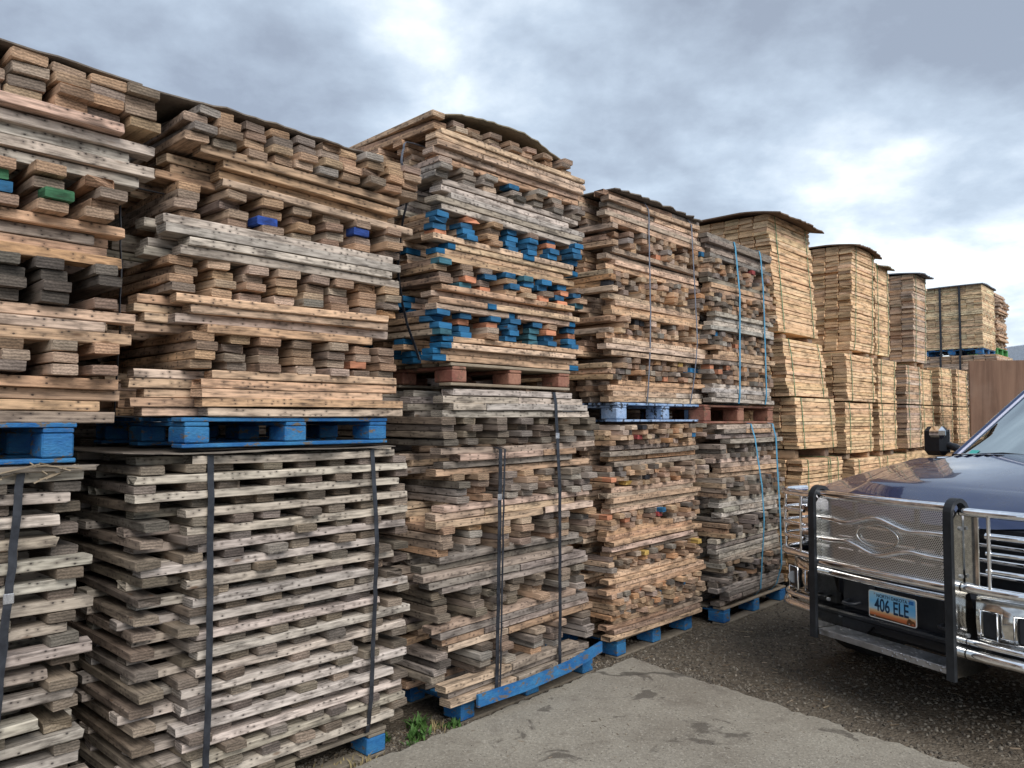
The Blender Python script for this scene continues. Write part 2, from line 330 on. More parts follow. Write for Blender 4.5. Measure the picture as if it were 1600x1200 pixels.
class MB:
    """collects polygons (with optional uv and tint) and links them as ONE mesh object"""
    def __init__(s): s.v = []; s.f = []; s.uv = []; s.c = []; s.smooth = []
    def add(s, vs, fs, uvs=None, cs=None, smooth=False):
        b = len(s.v); s.v.extend(vs)
        for i, f in enumerate(fs):
            s.f.append([b+k for k in f]); s.smooth.append(smooth)
            s.uv.extend(uvs[i] if uvs else [(0, 0)]*len(f))
            s.c.extend([cs[i]]*len(f) if cs else [(1, 1, 1, 0)]*len(f))
    def box(s, c, d, rz=0, mat=None, bev=0):
        """bevelled box: centre, size"""
        x, y, z = d[0]/2, d[1]/2, d[2]/2
        b = min(bev, x*.9, y*.9, z*.9)
        vs = []
        if b <= 0:
            for sx in (-1, 1):
                for sy in (-1, 1):
                    for sz in (-1, 1): vs.append(Vector((sx*x, sy*y, sz*z)))
            fs = [(0, 1, 3, 2), (4, 6, 7, 5), (0, 4, 5, 1), (2, 3, 7, 6), (0, 2, 6, 4), (1, 5, 7, 3)]
        else:
            idx = {}
            for sx in (-1, 1):
                for sy in (-1, 1):
                    for sz in (-1, 1):
                        for ax in range(3):
                            q = [sx*x, sy*y, sz*z]
                            for k in range(3):
                                if k != ax: q[k] -= (sx, sy, sz)[k]*b
                            idx[(sx, sy, sz, ax)] = len(vs); vs.append(Vector(q))
            fs = []
            for ax in range(3):
                o1, o2 = [k for k in range(3) if k != ax]
                for sg in (-1, 1):
                    f = []
                    for a_, b_ in ((-1, -1), (1, -1), (1, 1), (-1, 1)):
                        k = [0, 0, 0]; k[ax] = sg; k[o1] = a_; k[o2] = b_; f.append(idx[(*k, ax)])
                    fs.append(f)
            for ax in range(3):      # edges along ax
                o1, o2 = [k for k in range(3) if k != ax]
                for a_ in (-1, 1):
                    for b_ in (-1, 1):
                        k0 = [0, 0, 0]; k0[ax] = -1; k0[o1] = a_; k0[o2] = b_
                        k1 = list(k0); k1[ax] = 1
                        fs.append([idx[(*k0, o1)], idx[(*k0, o2)], idx[(*k1, o2)], idx[(*k1, o1)]])
            for sx in (-1, 1):
                for sy in (-1, 1):
                    for sz in (-1, 1): fs.append([idx[(sx, sy, sz, k)] for k in range(3)])
        R = Matrix.Rotation(rz, 3, 'Z')
        if mat: R = mat.to_3x3() @ R
        vs = [tuple(R @ q + Vector(c)) for q in vs]
        s.add(vs, fs)
        return s
    def tube(s, pts, r, seg=10, closed=False, flat=None):
        """round tube along points; flat=(w,t) gives a strip with that half width and half thickness and a reference normal"""
        pts = [Vector(q) for q in pts]; n = len(pts); vs = []; fs = []
        up = None
        for i, q in enumerate(pts):
            if closed: d = pts[(i+1) % n]-pts[i-1]
            else: d = pts[min(i+1, n-1)]-pts[max(i-1, 0)]
            d.normalize()
            if up is None:
                up = Vector((0, 0, 1)) if abs(d.z) < .9 else Vector((1, 0, 0))
            a = d.cross(up).normalized(); up = a.cross(d).normalized()
            rr = r[i] if hasattr(r, '__len__') else r
            for k in range(seg):
                t = 2*PI*k/seg
                vs.append(tuple(q+a*math.cos(t)*rr+up*math.sin(t)*rr))
        m = n if closed else n-1
        for i in range(m):
            j = (i+1) % n
            for k in range(seg):
                k2 = (k+1) % seg
                fs.append([i*seg+k, i*seg+k2, j*seg+k2, j*seg+k])
        s.add(vs, fs, smooth=True)
        if not closed:
            s.add([vs[k] for k in range(seg)], [list(range(seg))])
            s.add([vs[(n-1)*seg+k] for k in range(seg)], [list(range(seg))[::-1]])
        return s
    def strip(s, pts, side, w, t):
        """flat band along pts; side = unit vector across the band; w width; t thickness"""
        pts = [Vector(q) for q in pts]; side = Vector(side).normalized(); vs = []; fs = []; n = len(pts)
        for i, q in enumerate(pts):
            d = (pts[min(i+1, n-1)]-pts[max(i-1, 0)]).normalized()
            nn = d.cross(side).normalized()
            for a_, b_ in ((-1, -1), (1, -1), (1, 1), (-1, 1)):
                vs.append(tuple(q+side*(a_*w/2)+nn*(b_*t/2)))
        for i in range(n-1):
            for k in range(4):
                k2 = (k+1) % 4
                fs.append([i*4+k, i*4+k2, (i+1)*4+k2, (i+1)*4+k])
        fs.append([3, 2, 1, 0]); fs.append([(n-1)*4+k for k in range(4)])
        s.add(vs, fs); return s
    def prism(s, poly, a0, a1, axis='x'):
        """extrude 2D polygon (p,q) between a0 and a1 along an axis"""
        n = len(poly)
        def mk(a, p, q): return {'x': (a, p, q), 'y': (p, a, q), 'z': (p, q, a)}[axis]
        vs = [mk(a0, p, q) for p, q in poly]+[mk(a1, p, q) for p, q in poly]
        fs = [[i, (i+1) % n, n+(i+1) % n, n+i] for i in range(n)]
        fs.append(list(range(n))[::-1]); fs.append([n+i for i in range(n)])
        s.add(vs, fs); return s
    def grid(s, fn, nu, nv, smooth=True, thick=0, uvf=None):
        vs = [tuple(fn(i/nu, j/nv)) for j in range(nv+1) for i in range(nu+1)]
        fs = []; uvs = []
        for j in range(nv):
            for i in range(nu):
                a = j*(nu+1)+i; f = [a, a+1, a+nu+2, a+nu+1]; fs.append(f)
                uvs.append([(uvf((k % (nu+1))/nu, (k//(nu+1))/nv) if uvf else ((k % (nu+1))/nu, (k//(nu+1))/nv)) for k in f])
        s.add(vs, fs, uvs, smooth=smooth)
        if thick:
            n0 = len(vs); vv = [(q[0], q[1], q[2]-thick) for q in vs]
            s.add(vv, [f[::-1] for f in fs], uvs, smooth=smooth)
            ring = [i for i in range(nu+1)]+[j*(nu+1)+nu for j in range(1, nv+1)]+[nv*(nu+1)+i for i in range(nu-1, -1, -1)]+[j*(nu+1) for j in range(nv-1, 0, -1)]
            m = len(ring)
            s.add([vs[k] for k in ring]+[vv[k] for k in ring], [[i, (i+1) % m, m+(i+1) % m, m+i][::-1] for i in range(m)])
        return s
    def build(s, name, mat, parent=None, recalc=True):
        me = bpy.data.meshes.new(name); me.from_pydata(s.v, [], s.f)
        u = me.uv_layers.new(name='grain'); u.data.foreach_set('uv', [k for q in s.uv for k in q])
        ca = me.color_attributes.new('tint', 'FLOAT_COLOR', 'CORNER'); ca.data.foreach_set('color', [k for q in s.c for k in q])
        me.polygons.foreach_set('use_smooth', s.smooth)
        me.materials.append(mat)
        o = bpy.data.objects.new(name, me); COL.objects.link(o)
        if parent: o.parent = parent
        return o


def fix_normals(o):
    import bmesh
    bm = bmesh.new(); bm.from_mesh(o.data); bmesh.ops.remove_doubles(bm, verts=bm.verts, dist=1e-5)
    bmesh.ops.recalc_face_normals(bm, faces=bm.faces); bm.to_mesh(o.data); bm.free()
    return o


# ------------------------------------------------------------------ row frame: u runs along the row, n runs into it
TH = math.radians(43)
UX = Vector((math.sin(TH), math.cos(TH), 0)); NX = Vector((-math.cos(TH), math.sin(TH), 0)); RZ = math.radians(47)
def wp(u, n, z=0.): return Vector((UX.x*u+NX.x*n, UX.y*u+NX.y*n, z))
CAM = Vector((0, 0, 1.65))
def pix(p):
    dz = p.z-1.65; c, s_ = math.cos(PITCH), math.sin(PITCH)
    f = p.y*c+dz*s_; v = -p.y*s_+dz*c
    if f < .1: return None
    return (800+1202*p.x/f, 600-1202*v/f, f)


# ------------------------------------------------------------------ ground
g = MB(); g.grid(lambda a, b: ((a-.5)*1200, (b-.5)*1200, 0), 40, 40, smooth=False)
tag(g.build('ground', M['dirt']), kind='structure')
rs = random.Random(5)
# concrete slab with crumbled edges
su0, su1, sn0, sn1 = -6.0, 4.32, -6.0, 3.03
edge = []
N1 = 240
for i in range(N1): edge.append((su0+(su1-su0)*i/N1, sn1+rs.uniform(-.02, .015)))
for i in range(N1+1): edge.append((4.44-.150*(sn1-sn0)*i/N1+rs.uniform(-.014, .014)+(rs.random() < .12)*rs.uniform(-.04, .0)+.010*math.sin(i*.7), sn1-(sn1-sn0)*i/N1))
edge.append((su0, sn0))
top = [tuple(wp(a, b, .035)) for a, b in edge]; bot = [tuple(wp(a+(.02 if a > 3 else 0), b+(.015 if b > 2.9 else 0), -.02)) for a, b in edge]
g = MB(); n = len(edge)
g.add(top+bot, [list(range(n))[::-1]]+[[i, (i+1) % n, n+(i+1) % n, n+i] for i in range(n)])
tag(fix_normals(g.build('concrete_slab', M['concrete'])), kind='structure')

# ------------------------------------------------------------------ boards
PAL = {
 'light': [(.50, .355, .235), (.46, .32, .205), (.54, .41, .29), (.43, .30, .20), (.48, .37, .27)],
 'tan':   [(.36, .25, .165), (.40, .28, .18), (.30, .21, .145), (.42, .31, .21), (.26, .195, .145)],
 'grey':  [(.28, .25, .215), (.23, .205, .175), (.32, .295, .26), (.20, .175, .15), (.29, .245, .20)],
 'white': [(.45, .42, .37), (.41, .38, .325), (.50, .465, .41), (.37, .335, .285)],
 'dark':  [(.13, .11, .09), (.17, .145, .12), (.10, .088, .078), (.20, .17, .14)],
 'endgrey': [(.19, .16, .125), (.23, .195, .155), (.16, .135, .11), (.27, .23, .185)],
 'fresh': [(.62, .455, .285), (.59, .425, .26), (.65, .485, .315), (.56, .40, .245)],
 'orange': [(.50, .30, .165), (.46, .28, .155), (.42, .26, .15)],
 'pale': [(.70, .56, .38), (.66, .52, .34), (.62, .47, .30)],
 'pink': [(.50, .38, .31), (.47, .35, .29)],
}
PAL['mix'] = PAL['light']+PAL['tan']*2+PAL['grey']
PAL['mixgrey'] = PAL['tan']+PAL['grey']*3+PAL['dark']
PAL['mixlight'] = PAL['light']*2+PAL['tan']*2+PAL['grey'][:2]+PAL['orange']
PAL['stick'] = PAL['light']*2+PAL['orange']+PAL['tan']*2+PAL['grey'][:2]+PAL['dark'][:2]
PAINT = {'blue': (.014, .11, .235), 'deepblue': (.02, .07, .33), 'orange': (.48, .20, .11), 'red': (.34, .06, .06), 'green': (.035, .13, .06), 'yellow': (.38, .25, .07), 'black': (.02, .02, .025), 'teal': (.035, .12, .16)}


def board_geo(rg, L, w, t, col, nail=0., ends=(None, None), detail=1, skew=1.):
    flip = .4 < nail < .499
    """one sawn board, length on X; returns verts, faces, uvs, colours"""
    ou, ov = rg.uniform(0, 50), rg.randint(0, 40)+.5-((w+.5*t-.005) if flip else (2*w+1.5*t-.015))
    if detail:
        c = rg.uniform(.0018, .0045)
        sec = [(-w/2+c, -t/2), (w/2-c, -t/2), (w/2, -t/2+c), (w/2, t/2-c), (w/2-c, t/2), (-w/2+c, t/2), (-w/2, t/2-c), (-w/2, -t/2+c)]
        pe = rg.uniform(.05, .11)
        pe0 = pe if ends[0] else .012; pe1 = (pe if ends[1] else .012)
        xs = [-L/2, -L/2+pe0, -L/4, 0, L/4, L/2-pe1, L/2]
        if L < .5: xs = [-L/2, -L/2+min(pe0, L*.2), L/2-min(pe1, L*.2), L/2]
    else:
        sec = [(-w/2, -t/2), (w/2, -t/2), (w/2, t/2), (-w/2, t/2)]; xs = [-L/2, L/2]
    ns = len(sec); nx = len(xs)
    bz = rg.gauss(0, .0028)*skew*L; by = rg.gauss(0, .005)*skew*L
    sk0, sk1 = rg.gauss(0, .05)*skew, rg.gauss(0, .05)*skew
    per = [0]
    for i in range(ns):
        a, b = sec[i], sec[(i+1) % ns]; per.append(per[-1]+math.hypot(a[0]-b[0], a[1]-b[1]))
    vs = []
    for i, x in enumerate(xs):
        f = 1-(2*x/L)**2
        jj = .0012 if detail else 0
        wear = .965 if detail and (i == 0 or i == nx-1) else 1
        for (y, z) in sec:
            xx = x+(sk0*y if i == 0 else sk1*y if i == nx-1 else 0)
            vs.append((xx, y*wear+by*f+rg.uniform(-jj, jj), z*wear+bz*f+rg.uniform(-jj, jj)))
    fs = []; uvs = []; cs = []
    cc = (*col, nail)
    if detail:
        nsv = len(vs)
        for e_ in (0, nx-1):
            sg = 1 if e_ == 0 else -1
            brk = rg.random() < .10*skew; ph = rg.uniform(0, 6.28); am = rg.uniform(.01, .04) if brk else .0025
            for k in range(ns):
                x_, y_, z_ = vs[e_*ns+k]
                vs[e_*ns+k] = (x_+sg*abs(am*math.sin(ph+k*.9))+rg.uniform(-.0012, .0012), y_, z_)
    for i in range(nx-1):
        cx = cc
        if i == 0 and ends[0] and detail: cx = (*ends[0], 0.)
        if i == nx-2 and ends[1] and detail: cx = (*ends[1], 0.)
        for k in range(ns):
            k2 = (k+1) % ns
            fs.append([i*ns+k, i*ns+k2, (i+1)*ns+k2, (i+1)*ns+k])
            uvs.append([(xs[i]+ou, per[k]+ov), (xs[i]+ou, per[k+1]+ov), (xs[i+1]+ou, per[k+1]+ov), (xs[i+1]+ou, per[k]+ov)])
            cs.append(cx)
    ek = rg.uniform(.66, .98); ed = tuple(q*ek for q in col)
    off = (rg.uniform(-.05, .05), rg.uniform(-.08, .0))
    fs.append(list(range(ns))[::-1]); uvs.append([(sec[k][0]+off[0], sec[k][1]+off[1]) for k in range(ns)][::-1]); cs.append((*(ends[0] or ed), 1. if not ends[0] else 0.))
    fs.append([(nx-1)*ns+k for k in range(ns)]); uvs.append([(sec[k][0]+off[0], sec[k][1]+off[1]) for k in range(ns)]); cs.append((*(ends[1] or ed), 1. if not ends[1] else 0.))
    return vs, fs, uvs, cs


def xf(vs, M4): return [tuple(M4 @ Vector(q)) for q in vs]


def choose(rg, pal, spread=.10):
    c = rg.choice(PAL[pal]); k = rg.uniform(1-spread, 1+spread)*1.13; g_ = (c[0]+c[1]+c[2])/3; q_ = rg.choice((0, 0, .1, .25, .45)) if pal != 'fresh' and pal != 'pale' else 0; c = tuple(a_*(1-q_)+g_*q_*.92 for a_ in c); k9 = .90 if pal in ('white', 'endgrey') else 1.; w9 = 0 if pal in ('white', 'endgrey', 'grey', 'dark', 'mixgrey') else .008; c = (c[0]*(1.07+w9)*k9, c[1]*k9, c[2]*(.97-w9)*k9)
    return tuple(min(.8, q*k*rg.uniform(.97, 1.03)) for q in c)


def bundle(label, u0, u1, n0, z0, z1, tiers, seed, depth=1.05, pal='mix', bw=.092, colw=.09, ncol=7, jit=.02, ejit=.035, rows=5,
           straps=(), maxparts=100, lean=(0, 0), detail=1, group='strapped bundles of reclaimed boards', sag=0., lshift=0., cat='lumber bundle'):
    """tiers are listed bottom to top: (kind, layers, options). A = boards running along the row, B = boards running into it"""
    rg = random.Random(seed)
    Wd = u1-u0; uc = (u0+u1)/2; nc = n0+depth/2
    root = empty('lumber_bundle', wp(uc, nc, z0), RZ, label=label, cat=cat, group=group)
    tot = sum(t[1] for t in tiers); th = (z1-z0)/tot
    recs = []; fronts = []
    base = root.matrix_basis.copy(); base = Matrix.Translation(wp(uc, nc, z0)) @ Matrix.Rotation(RZ, 4, 'Z')
    dist2 = lambda lp: (base @ Vector(lp)-CAM).length_squared
    z = 0.
    H = z1-z0
    for ti, tr in enumerate(tiers):
        kind, nl = tr[0], tr[1]; op = tr[2] if len(tr) > 2 else {}
        p_ = op.get('pal', pal); paint = op.get('paint', None)
        d0, d1 = op.get('d0', 0), op.get('d1', 0)      # extents offsets at the left / right
        fo = op.get('f', rg.uniform(-jit, jit))         # forward offset of the tier
        slope = op.get('slope', 0)+rg.gauss(0, .005)*(0 if (detail == 0 or nl == 1) else 1)
        tyaw = rg.gauss(0, .006)
        nc_ = op.get('ncol', ncol); cw = op.get('cw', colw)
        nail = .5 if op.get('nail', 1) else 0.
        if kind == 'B':
            a, b = -Wd/2+d0, Wd/2+d1
            if op.get('tight'):
                cols = []
                x = a+cw/2
                while x < b-cw/2: cols.append(x); x += cw*1.02+rg.choice([0, 0, .004, .02])
            else:
                step = (b-a-cw)/(nc_-1)
                cols = [a+cw/2+step*k+(rg.uniform(-.18, .18)*step if 0 < k < nc_-1 else 0) for k in range(nc_)]
            colinfo = [(x, cw*rg.uniform(.92, 1.05), rg.uniform(-.6, .6)*ejit, rg.random() < (paint[1]**.8 if paint else 0)) for x in cols]
        # optional splits for front boards
        for li in range(nl):
            tt = th*rg.uniform(.88, .985); zc = z+th/2
            top_exposed = ti == len(tiers)-1 and li == nl-1
            leanu = lean[0]*(zc/H); leann = lean[1]*(zc/H)
            if kind == 'A':
                full = Wd
                a, b = -full/2+d0, full/2+d1
                nrow = op.get('rows', rows)
                pitch = depth/nrow
                for r in range(nrow):
                    ny = -depth/2+pitch*(r+.5)
                    w_ = min(pitch*.97, bw*rg.uniform(.9, 1.04)) if op.get('wide') is None else pitch*.97
                    pieces = [(a+rg.uniform(-ejit, ejit)*1.1+rg.choice([0, 0, 0, ejit*1.6]), b+rg.uniform(-ejit, ejit)-rg.choice([0, 0, 0, ejit*2.5]))]
                    if r == 0: ny = -depth/2+w_/2+rg.uniform(-.6, .6)*jit-fo+(rg.choice([0, 0, 0, .03]) if jit > .015 else 0)
                    elif r == 1 and op.get('r0d'): ny = -depth/2+.155+rg.uniform(-.015, .015)
                    else: ny += rg.uniform(-.25, .25)*jit
                    if r == 0 and op.get('r0d') and rg.random() < op.get('r0p', 1.): pieces = [(pieces[0][0]+op['r0d']+rg.uniform(-.02, .02), pieces[0][1])]
                    if r == 0 and rg.random() < op.get('split', .18):
                        m_ = a+(b-a)*rg.uniform(.25, .75)
                        pieces = [(pieces[0][0], m_-rg.uniform(.0, .01)), (m_, pieces[0][1])]
                    for (pa, pb) in pieces:
                        L = pb-pa
                        c = choose(rg, p_)
                        e0 = e1 = None
                        if paint and rg.random() < paint[1]:
                            e0 = PAINT[paint[0] if isinstance(paint[0], str) else rg.choice(paint[0])]
                        if paint and rg.random() < paint[1]*.4: e1 = PAINT[paint[0] if isinstance(paint[0], str) else rg.choice(paint[0])]
                        lp = Vector(((pa+pb)/2+leanu, ny+leann, zc+slope*(pa+pb)/2))
                        exposed = 0
                        wpt = base @ lp; d2 = (wpt-CAM).length_squared; dd = math.sqrt(d2)
                        cosn = abs(wpt.dot(NX))/dd; cosu = max(0, wpt.dot(UX))/dd
                        if r == 0: exposed = L*tt*cosn/d2; fronts.append((pa+leanu, pb+leanu, ny+leann-w_/2, zc))
                        exposed = max(exposed, 0)+w_*tt*cosu/d2*(.9 if pa < a+.15 else 0)+(.09*tt*cosn/d2 if 0 < r < 3 else 0)
                        dt = detail if (r < 3 or pa < a+.1) else 0
                        recs.append((exposed, lp, Matrix.Rotation(rg.gauss(0, .004)+tyaw, 4, 'Z') @ Matrix.Rotation(-math.atan(slope)+rg.gauss(0, .0015), 4, 'Y') @ Matrix.Rotation(rg.gauss(0, .012), 4, 'X'),
                                     (L, w_, tt, c, nail if r < 3 else 0., (e0, e1), dt)))
            else:
                for k, (x, cw_, eo, miss) in enumerate(colinfo):
                    if op.get('ragged') and rg.random() < op['ragged']: continue
                    if op.get('hires') and k == 0 and False: continue
                    x_ = x+rg.uniform(-.07, .07)*cw_
                    if nl == 1 and 0 < k < len(colinfo)-1: x_ += rg.uniform(-.2, .2)*cw_
                    fa = -depth/2-fo+eo*1.1-(op.get('lf', 0)*rg.uniform(.3, 1.3) if x < a+.30 else 0)+rg.uniform(-1, .8)*ejit*(.75 if nl > 1 else 1.1)-.004; fb = depth/2+rg.uniform(-ejit, ejit)
                    L = fb-fa; c = choose(rg, op.get('epal', p_) if rg.random() < .8 else p_)
                    e0 = None
                    pp = (.85 if miss else paint[1]*.25) if (paint and paint[1] > .3) else (paint[1] if paint else 0)
                    if paint and rg.random() < pp: e0 = PAINT[paint[0] if isinstance(paint[0], str) else rg.choice(paint[0])]
                    if e0: kk_ = rg.uniform(.7, 1.25); e0 = tuple(q*kk_+.012 for q in e0)
                    lp = Vector((x_+leanu, (fa+fb)/2+leann, zc+slope*x_))
                    wpt = base @ Vector((x_, fa, zc)); d2 = (wpt-CAM).length_squared; dd = math.sqrt(d2)
                    cosn = abs(wpt.dot(NX))/dd; cosu = max(0, wpt.dot(UX))/dd
                    exposed = cw_*tt*cosn/d2; fronts.append((x_+leanu-cw_/2, x_+leanu+cw_/2, fa+leann, zc))
                    if k == 0: exposed += L*tt*cosu*.5/d2
                    recs.append((exposed, lp, Matrix.Rotation(PI/2+rg.gauss(0, .02), 4, 'Z') @ Matrix.Rotation(rg.gauss(0, .003), 4, 'Y') @ Matrix.Rotation(rg.gauss(0, .02)+0, 4, 'X'),
                                 (L, cw_, tt, c, nail*.99 if k == 0 else 0., (e0, None), detail)))
            z += th
    # visible pieces first
    def vis(rec):
        p = pix(base @ rec[1])
        if p is None or not (-150 < p[0] < 1650 and -100 < p[1] < 1260): return 0
        return rec[0]
    recs.sort(key=lambda r: -vis(r))
    rest = MB()
    for i, (ex, lp, R, a) in enumerate(recs):
        vs, fs, uvs, cs = board_geo(rg, a[0], a[1], a[2], a[3], a[4], a[5], a[6])
        if i < maxparts and vis((ex, lp)) > 0:
            mb = MB(); mb.add(xf(vs, R), fs, uvs, cs)
            o = mb.build('board', M['wood'], root); o.location = lp
        else:
            M4 = Matrix.Translation(lp) @ R
            rest.add(xf(vs, M4), fs, uvs, cs)
    o = rest.build('inner_boards', M['wood'], root); tag(o, kind='stuff')
    # straps over the front
    for sp in straps:
        mat, su, sw = sp[0], sp[1], sp[2]
        o_ = sp[3] if len(sp) > 3 else {}
        zt, zb = H+.012+o_.get('zt', 0), -.0+o_.get('zb', 0)
        if o_.get('side') == 'left':
            pts = []
            xx = -Wd/2-.05
            for k in range(15):
                f = k/14; pts.append((xx-.02*math.sin(f*PI)*1.2+rg.gauss(0, .002), su+o_.get('drift', 0)*f+o_.get('bow', 0)*math.sin(f*PI), zt+(zb-zt)*f))
            s_ = MB(); s_.strip([(xx+.3, su, zt+.006), (xx+.06, su, zt+.006)]+pts+[(xx+.10, su+o_.get('drift', 0), zb-.005)], (0, 1, 0), sw, .0022)
        else:
            K = 26; raw = []
            for k in range(K):
                f = k/(K-1); zk = H*(1-f); xk = su+lean[0]*(1-f)+o_.get('drift', 0)*f
                c_ = [fr[2] for fr in fronts if fr[0]-sw*.6 < xk < fr[1]+sw*.6 and abs(fr[3]-zk) < H/(K-1)*.6+th*.5]
                raw.append((zk, (min(c_) if c_ else -depth/2+lean[1]*(1-f)+.03), xk))
            hull = []
            for q in raw:          # taut band: forward convex hull over the boards it touches
                while len(hull) > 1 and (hull[-1][0]-hull[-2][0])*(q[1]-hull[-2][1])-(hull[-1][1]-hull[-2][1])*(q[0]-hull[-2][0]) > 0: hull.pop()
                hull.append(q)
            pts = []
            for (zk, yk, xk) in raw:
                for a_, b_ in zip(hull, hull[1:]):
                    if b_[0]-1e-9 <= zk <= a_[0]+1e-9: t_ = (a_[0]-zk)/max(1e-9, a_[0]-b_[0]); yh = a_[1]+(b_[1]-a_[1])*t_; break
                yy_ = yh*.85+min(yh, yk)*.15
                zz2 = zk if zk < H-.001 else H
                if zz2 > H+o_.get('zt', 0)+.001 and o_.get('zt', 0) < -.1: continue
                pts.append((xk+rg.gauss(0, .0015), min(yy_, yk)-.005+o_.get('out', 0), zz2))
            y0 = pts[0][1]-lean[1]
            zt = pts[0][2]+.006
            pts2 = [(su+lean[0], depth/2+lean[1], zt+.004), (su+lean[0], lean[1], zt+.006), (su+lean[0], y0+lean[1]+.05, zt+.004)]+pts+[(su+o_.get('drift', 0), y0+.09, zb-.004), (su+o_.get('drift', 0), depth/2, zb-.004)]
            s_ = MB(); s_.strip(pts2, (1, 0, 0), sw, .0022)
        so = fix_normals(s_.build('strap', M[mat], root))
        if o_.get('clip') is not None:
            k = int(o_['clip']*(len(pts)-1)); q = Vector(pts[k]); c_ = MB()
            if o_.get('side') == 'left': c_.box(q, (.008, sw*1.25, .035), bev=.002)
            else: c_.box(q, (sw*1.25, .008, .035), bev=.002)
            c_.build('clip', M['clip'], so)
    return root


def pallet(label, u0, u1, n0, z0, h, mat, depth=1.0, blocks=3, group='pallets under the lumber bundles', lead=True, blk=.11, seed=1, decks=7, bottom=True, dmat=None, bmat=None, corner=None):
    rg = random.Random(seed)
    Wd = u1-u0; root = empty('wooden_pallet', wp((u0+u1)/2, n0+depth/2, z0), RZ, label=label, cat='pallet', group=group)
    tk = .018
    zt = h-tk/2
    bh = h-tk*(3 if bottom else 2)
    zb = (tk if bottom else .0)
    # deck boards run along u
    for k in range(decks):
        y = -depth/2+.055+(depth-.11)*k/(decks-1)
        b = MB(); b.box((rg.uniform(-.006, .006), y, zt), (Wd, .10, tk-.001), rz=rg.gauss(0, .004), bev=.003); b.build('deck_board', M[dmat or mat], root)
    for i in range(blocks):
        x = -Wd/2+blk/2+.004+(Wd-blk-.008)*i/(blocks-1)
        b = MB(); b.box((x, 0, h-tk*1.5-.001), (.10, depth-.01, tk-.002), bev=.003); b.build('stringer_board', M[mat], root)
        for j in range(3):
            y = -depth/2+.075+.004+(depth-.158)*j/2
            b = MB(); b.box((x, y, zb+bh/2), (blk*rg.uniform(.93, 1.02), .145, bh-.003), rz=rg.gauss(0, .025), bev=.006); b.build('block', M[corner if corner and i == blocks-1 and j == 0 else mat], root)
    if bottom:
        for j in range(3):
            y = -depth/2+.055+.004+(depth-.118)*j/2
            b = MB(); b.box((0, y, tk/2), (Wd, .10, tk-.002), bev=.003); b.build('bottom_board', M[bmat or dmat or mat], root)
    return root


def cover(label, u0, u1, n0, n1, z, mat, arch=.04, droopf=0., drool=0., thick=.006, tilt=0., seed=3, group='sheets lying on the bundle tops', rag=.01, droopr=0.):
    rg = random.Random(seed)
    Wd, D = u1-u0, n1-n0
    root_loc = wp((u0+u1)/2, (n0+n1)/2, z)
    ru = [rg.uniform(-rag, rag) for _ in range(60)]
    def fn(a, b):
        x = (a-.5)*Wd; y = (b-.5)*D
        if b < .02: y += ru[int(a*24)]*1.2
        if a > .98: x += ru[int(b*16)+25]
        zz_ = arch*(1-(2*a-1)**2)-droopf*max(0, (.35-b)/.35)**1.6-drool*max(0, (.3-a)/.3)**1.6-droopr*max(0, (a-.6)/.4)**1.6+tilt*x+.004*math.sin(a*9+b*5+seed)
        return (x, y, zz_)
    g = MB(); g.grid(fn, 24, 16, smooth=True, thick=thick)
    o = fix_normals(g.build('cover_sheet', M[mat])); o.location = root_loc; o.rotation_euler = (0, 0, RZ)
    return tag(o, label=label, cat='cover sheet', group=group)


A_ = lambda n, **k: ('A', n, k)
B_ = lambda n, **k: ('B', n, k)
bl = lambda p: ('blue', p)
# ---- column nearest the left edge
pallet('blue pallet on the ground under the grey slatted bundle cut by the left photo edge', -.20, .96, 3.08, 0, .14, 'blue', seed=11, bmat='dirty')
t = []
for k in range(17): t += [B_(1, ncol=6, epal='endgrey', pal='endgrey', f=-.02+.03*(k % 4 == 0)), A_(1, rows=6, pal='white', split=.06, d1=(-.05 if k % 4 == 1 else .02), d0=0)]
bundle('grey weathered bundle with wide gaps, the lower one cut by the left photo edge', -.22, 1.0, 3.08, .145, 1.47, t, 101, pal='white', ejit=.035, jit=.015,
       straps=[('strap_black', .40, .026, dict(drift=-.09, clip=.32, out=-.02, zt=.02))])
pallet('bright blue pallet between the two bundles at the left photo edge', -.15, .97, 3.06, 1.495, .145, 'blue', seed=12)
bundle('tall ragged bundle in the top left corner with green and blue ends', -.25, 1.10, 3.06, 1.645, 2.93,
       [A_(4, pal='mixlight', split=.5, d1=.0, slope=-.01), B_(3, ncol=10, paint=(['orange', 'red', 'yellow'], .12), ragged=.12, d1=.0, pal='mixlight'), A_(3, pal='light', d1=.03, split=.3),
        B_(4, ncol=9, epal='dark', pal='mixgrey', paint=('teal', .04), ragged=.06, d1=0), A_(4, pal='mixlight', split=.4, d1=.05), B_(4, ncol=8, paint=(['green', 'blue', 'blue'], .22), d1=-.02, cw=.1, pal='tan'),
        A_(4, pal='white', split=.4, d1=.1), A_(1, pal='pink', d1=.1, f=.05), B_(4, tight=1, cw=.125, pal='tan', d1=.12, paint=('green', .02), f=.03)], 102, ncol=7, ejit=.04)
cover('thin brown sheet on top of the bundle in the top left corner', -.30, 1.17, 3.03, 4.1, 2.948, 'grey_cover', arch=.012, seed=4)

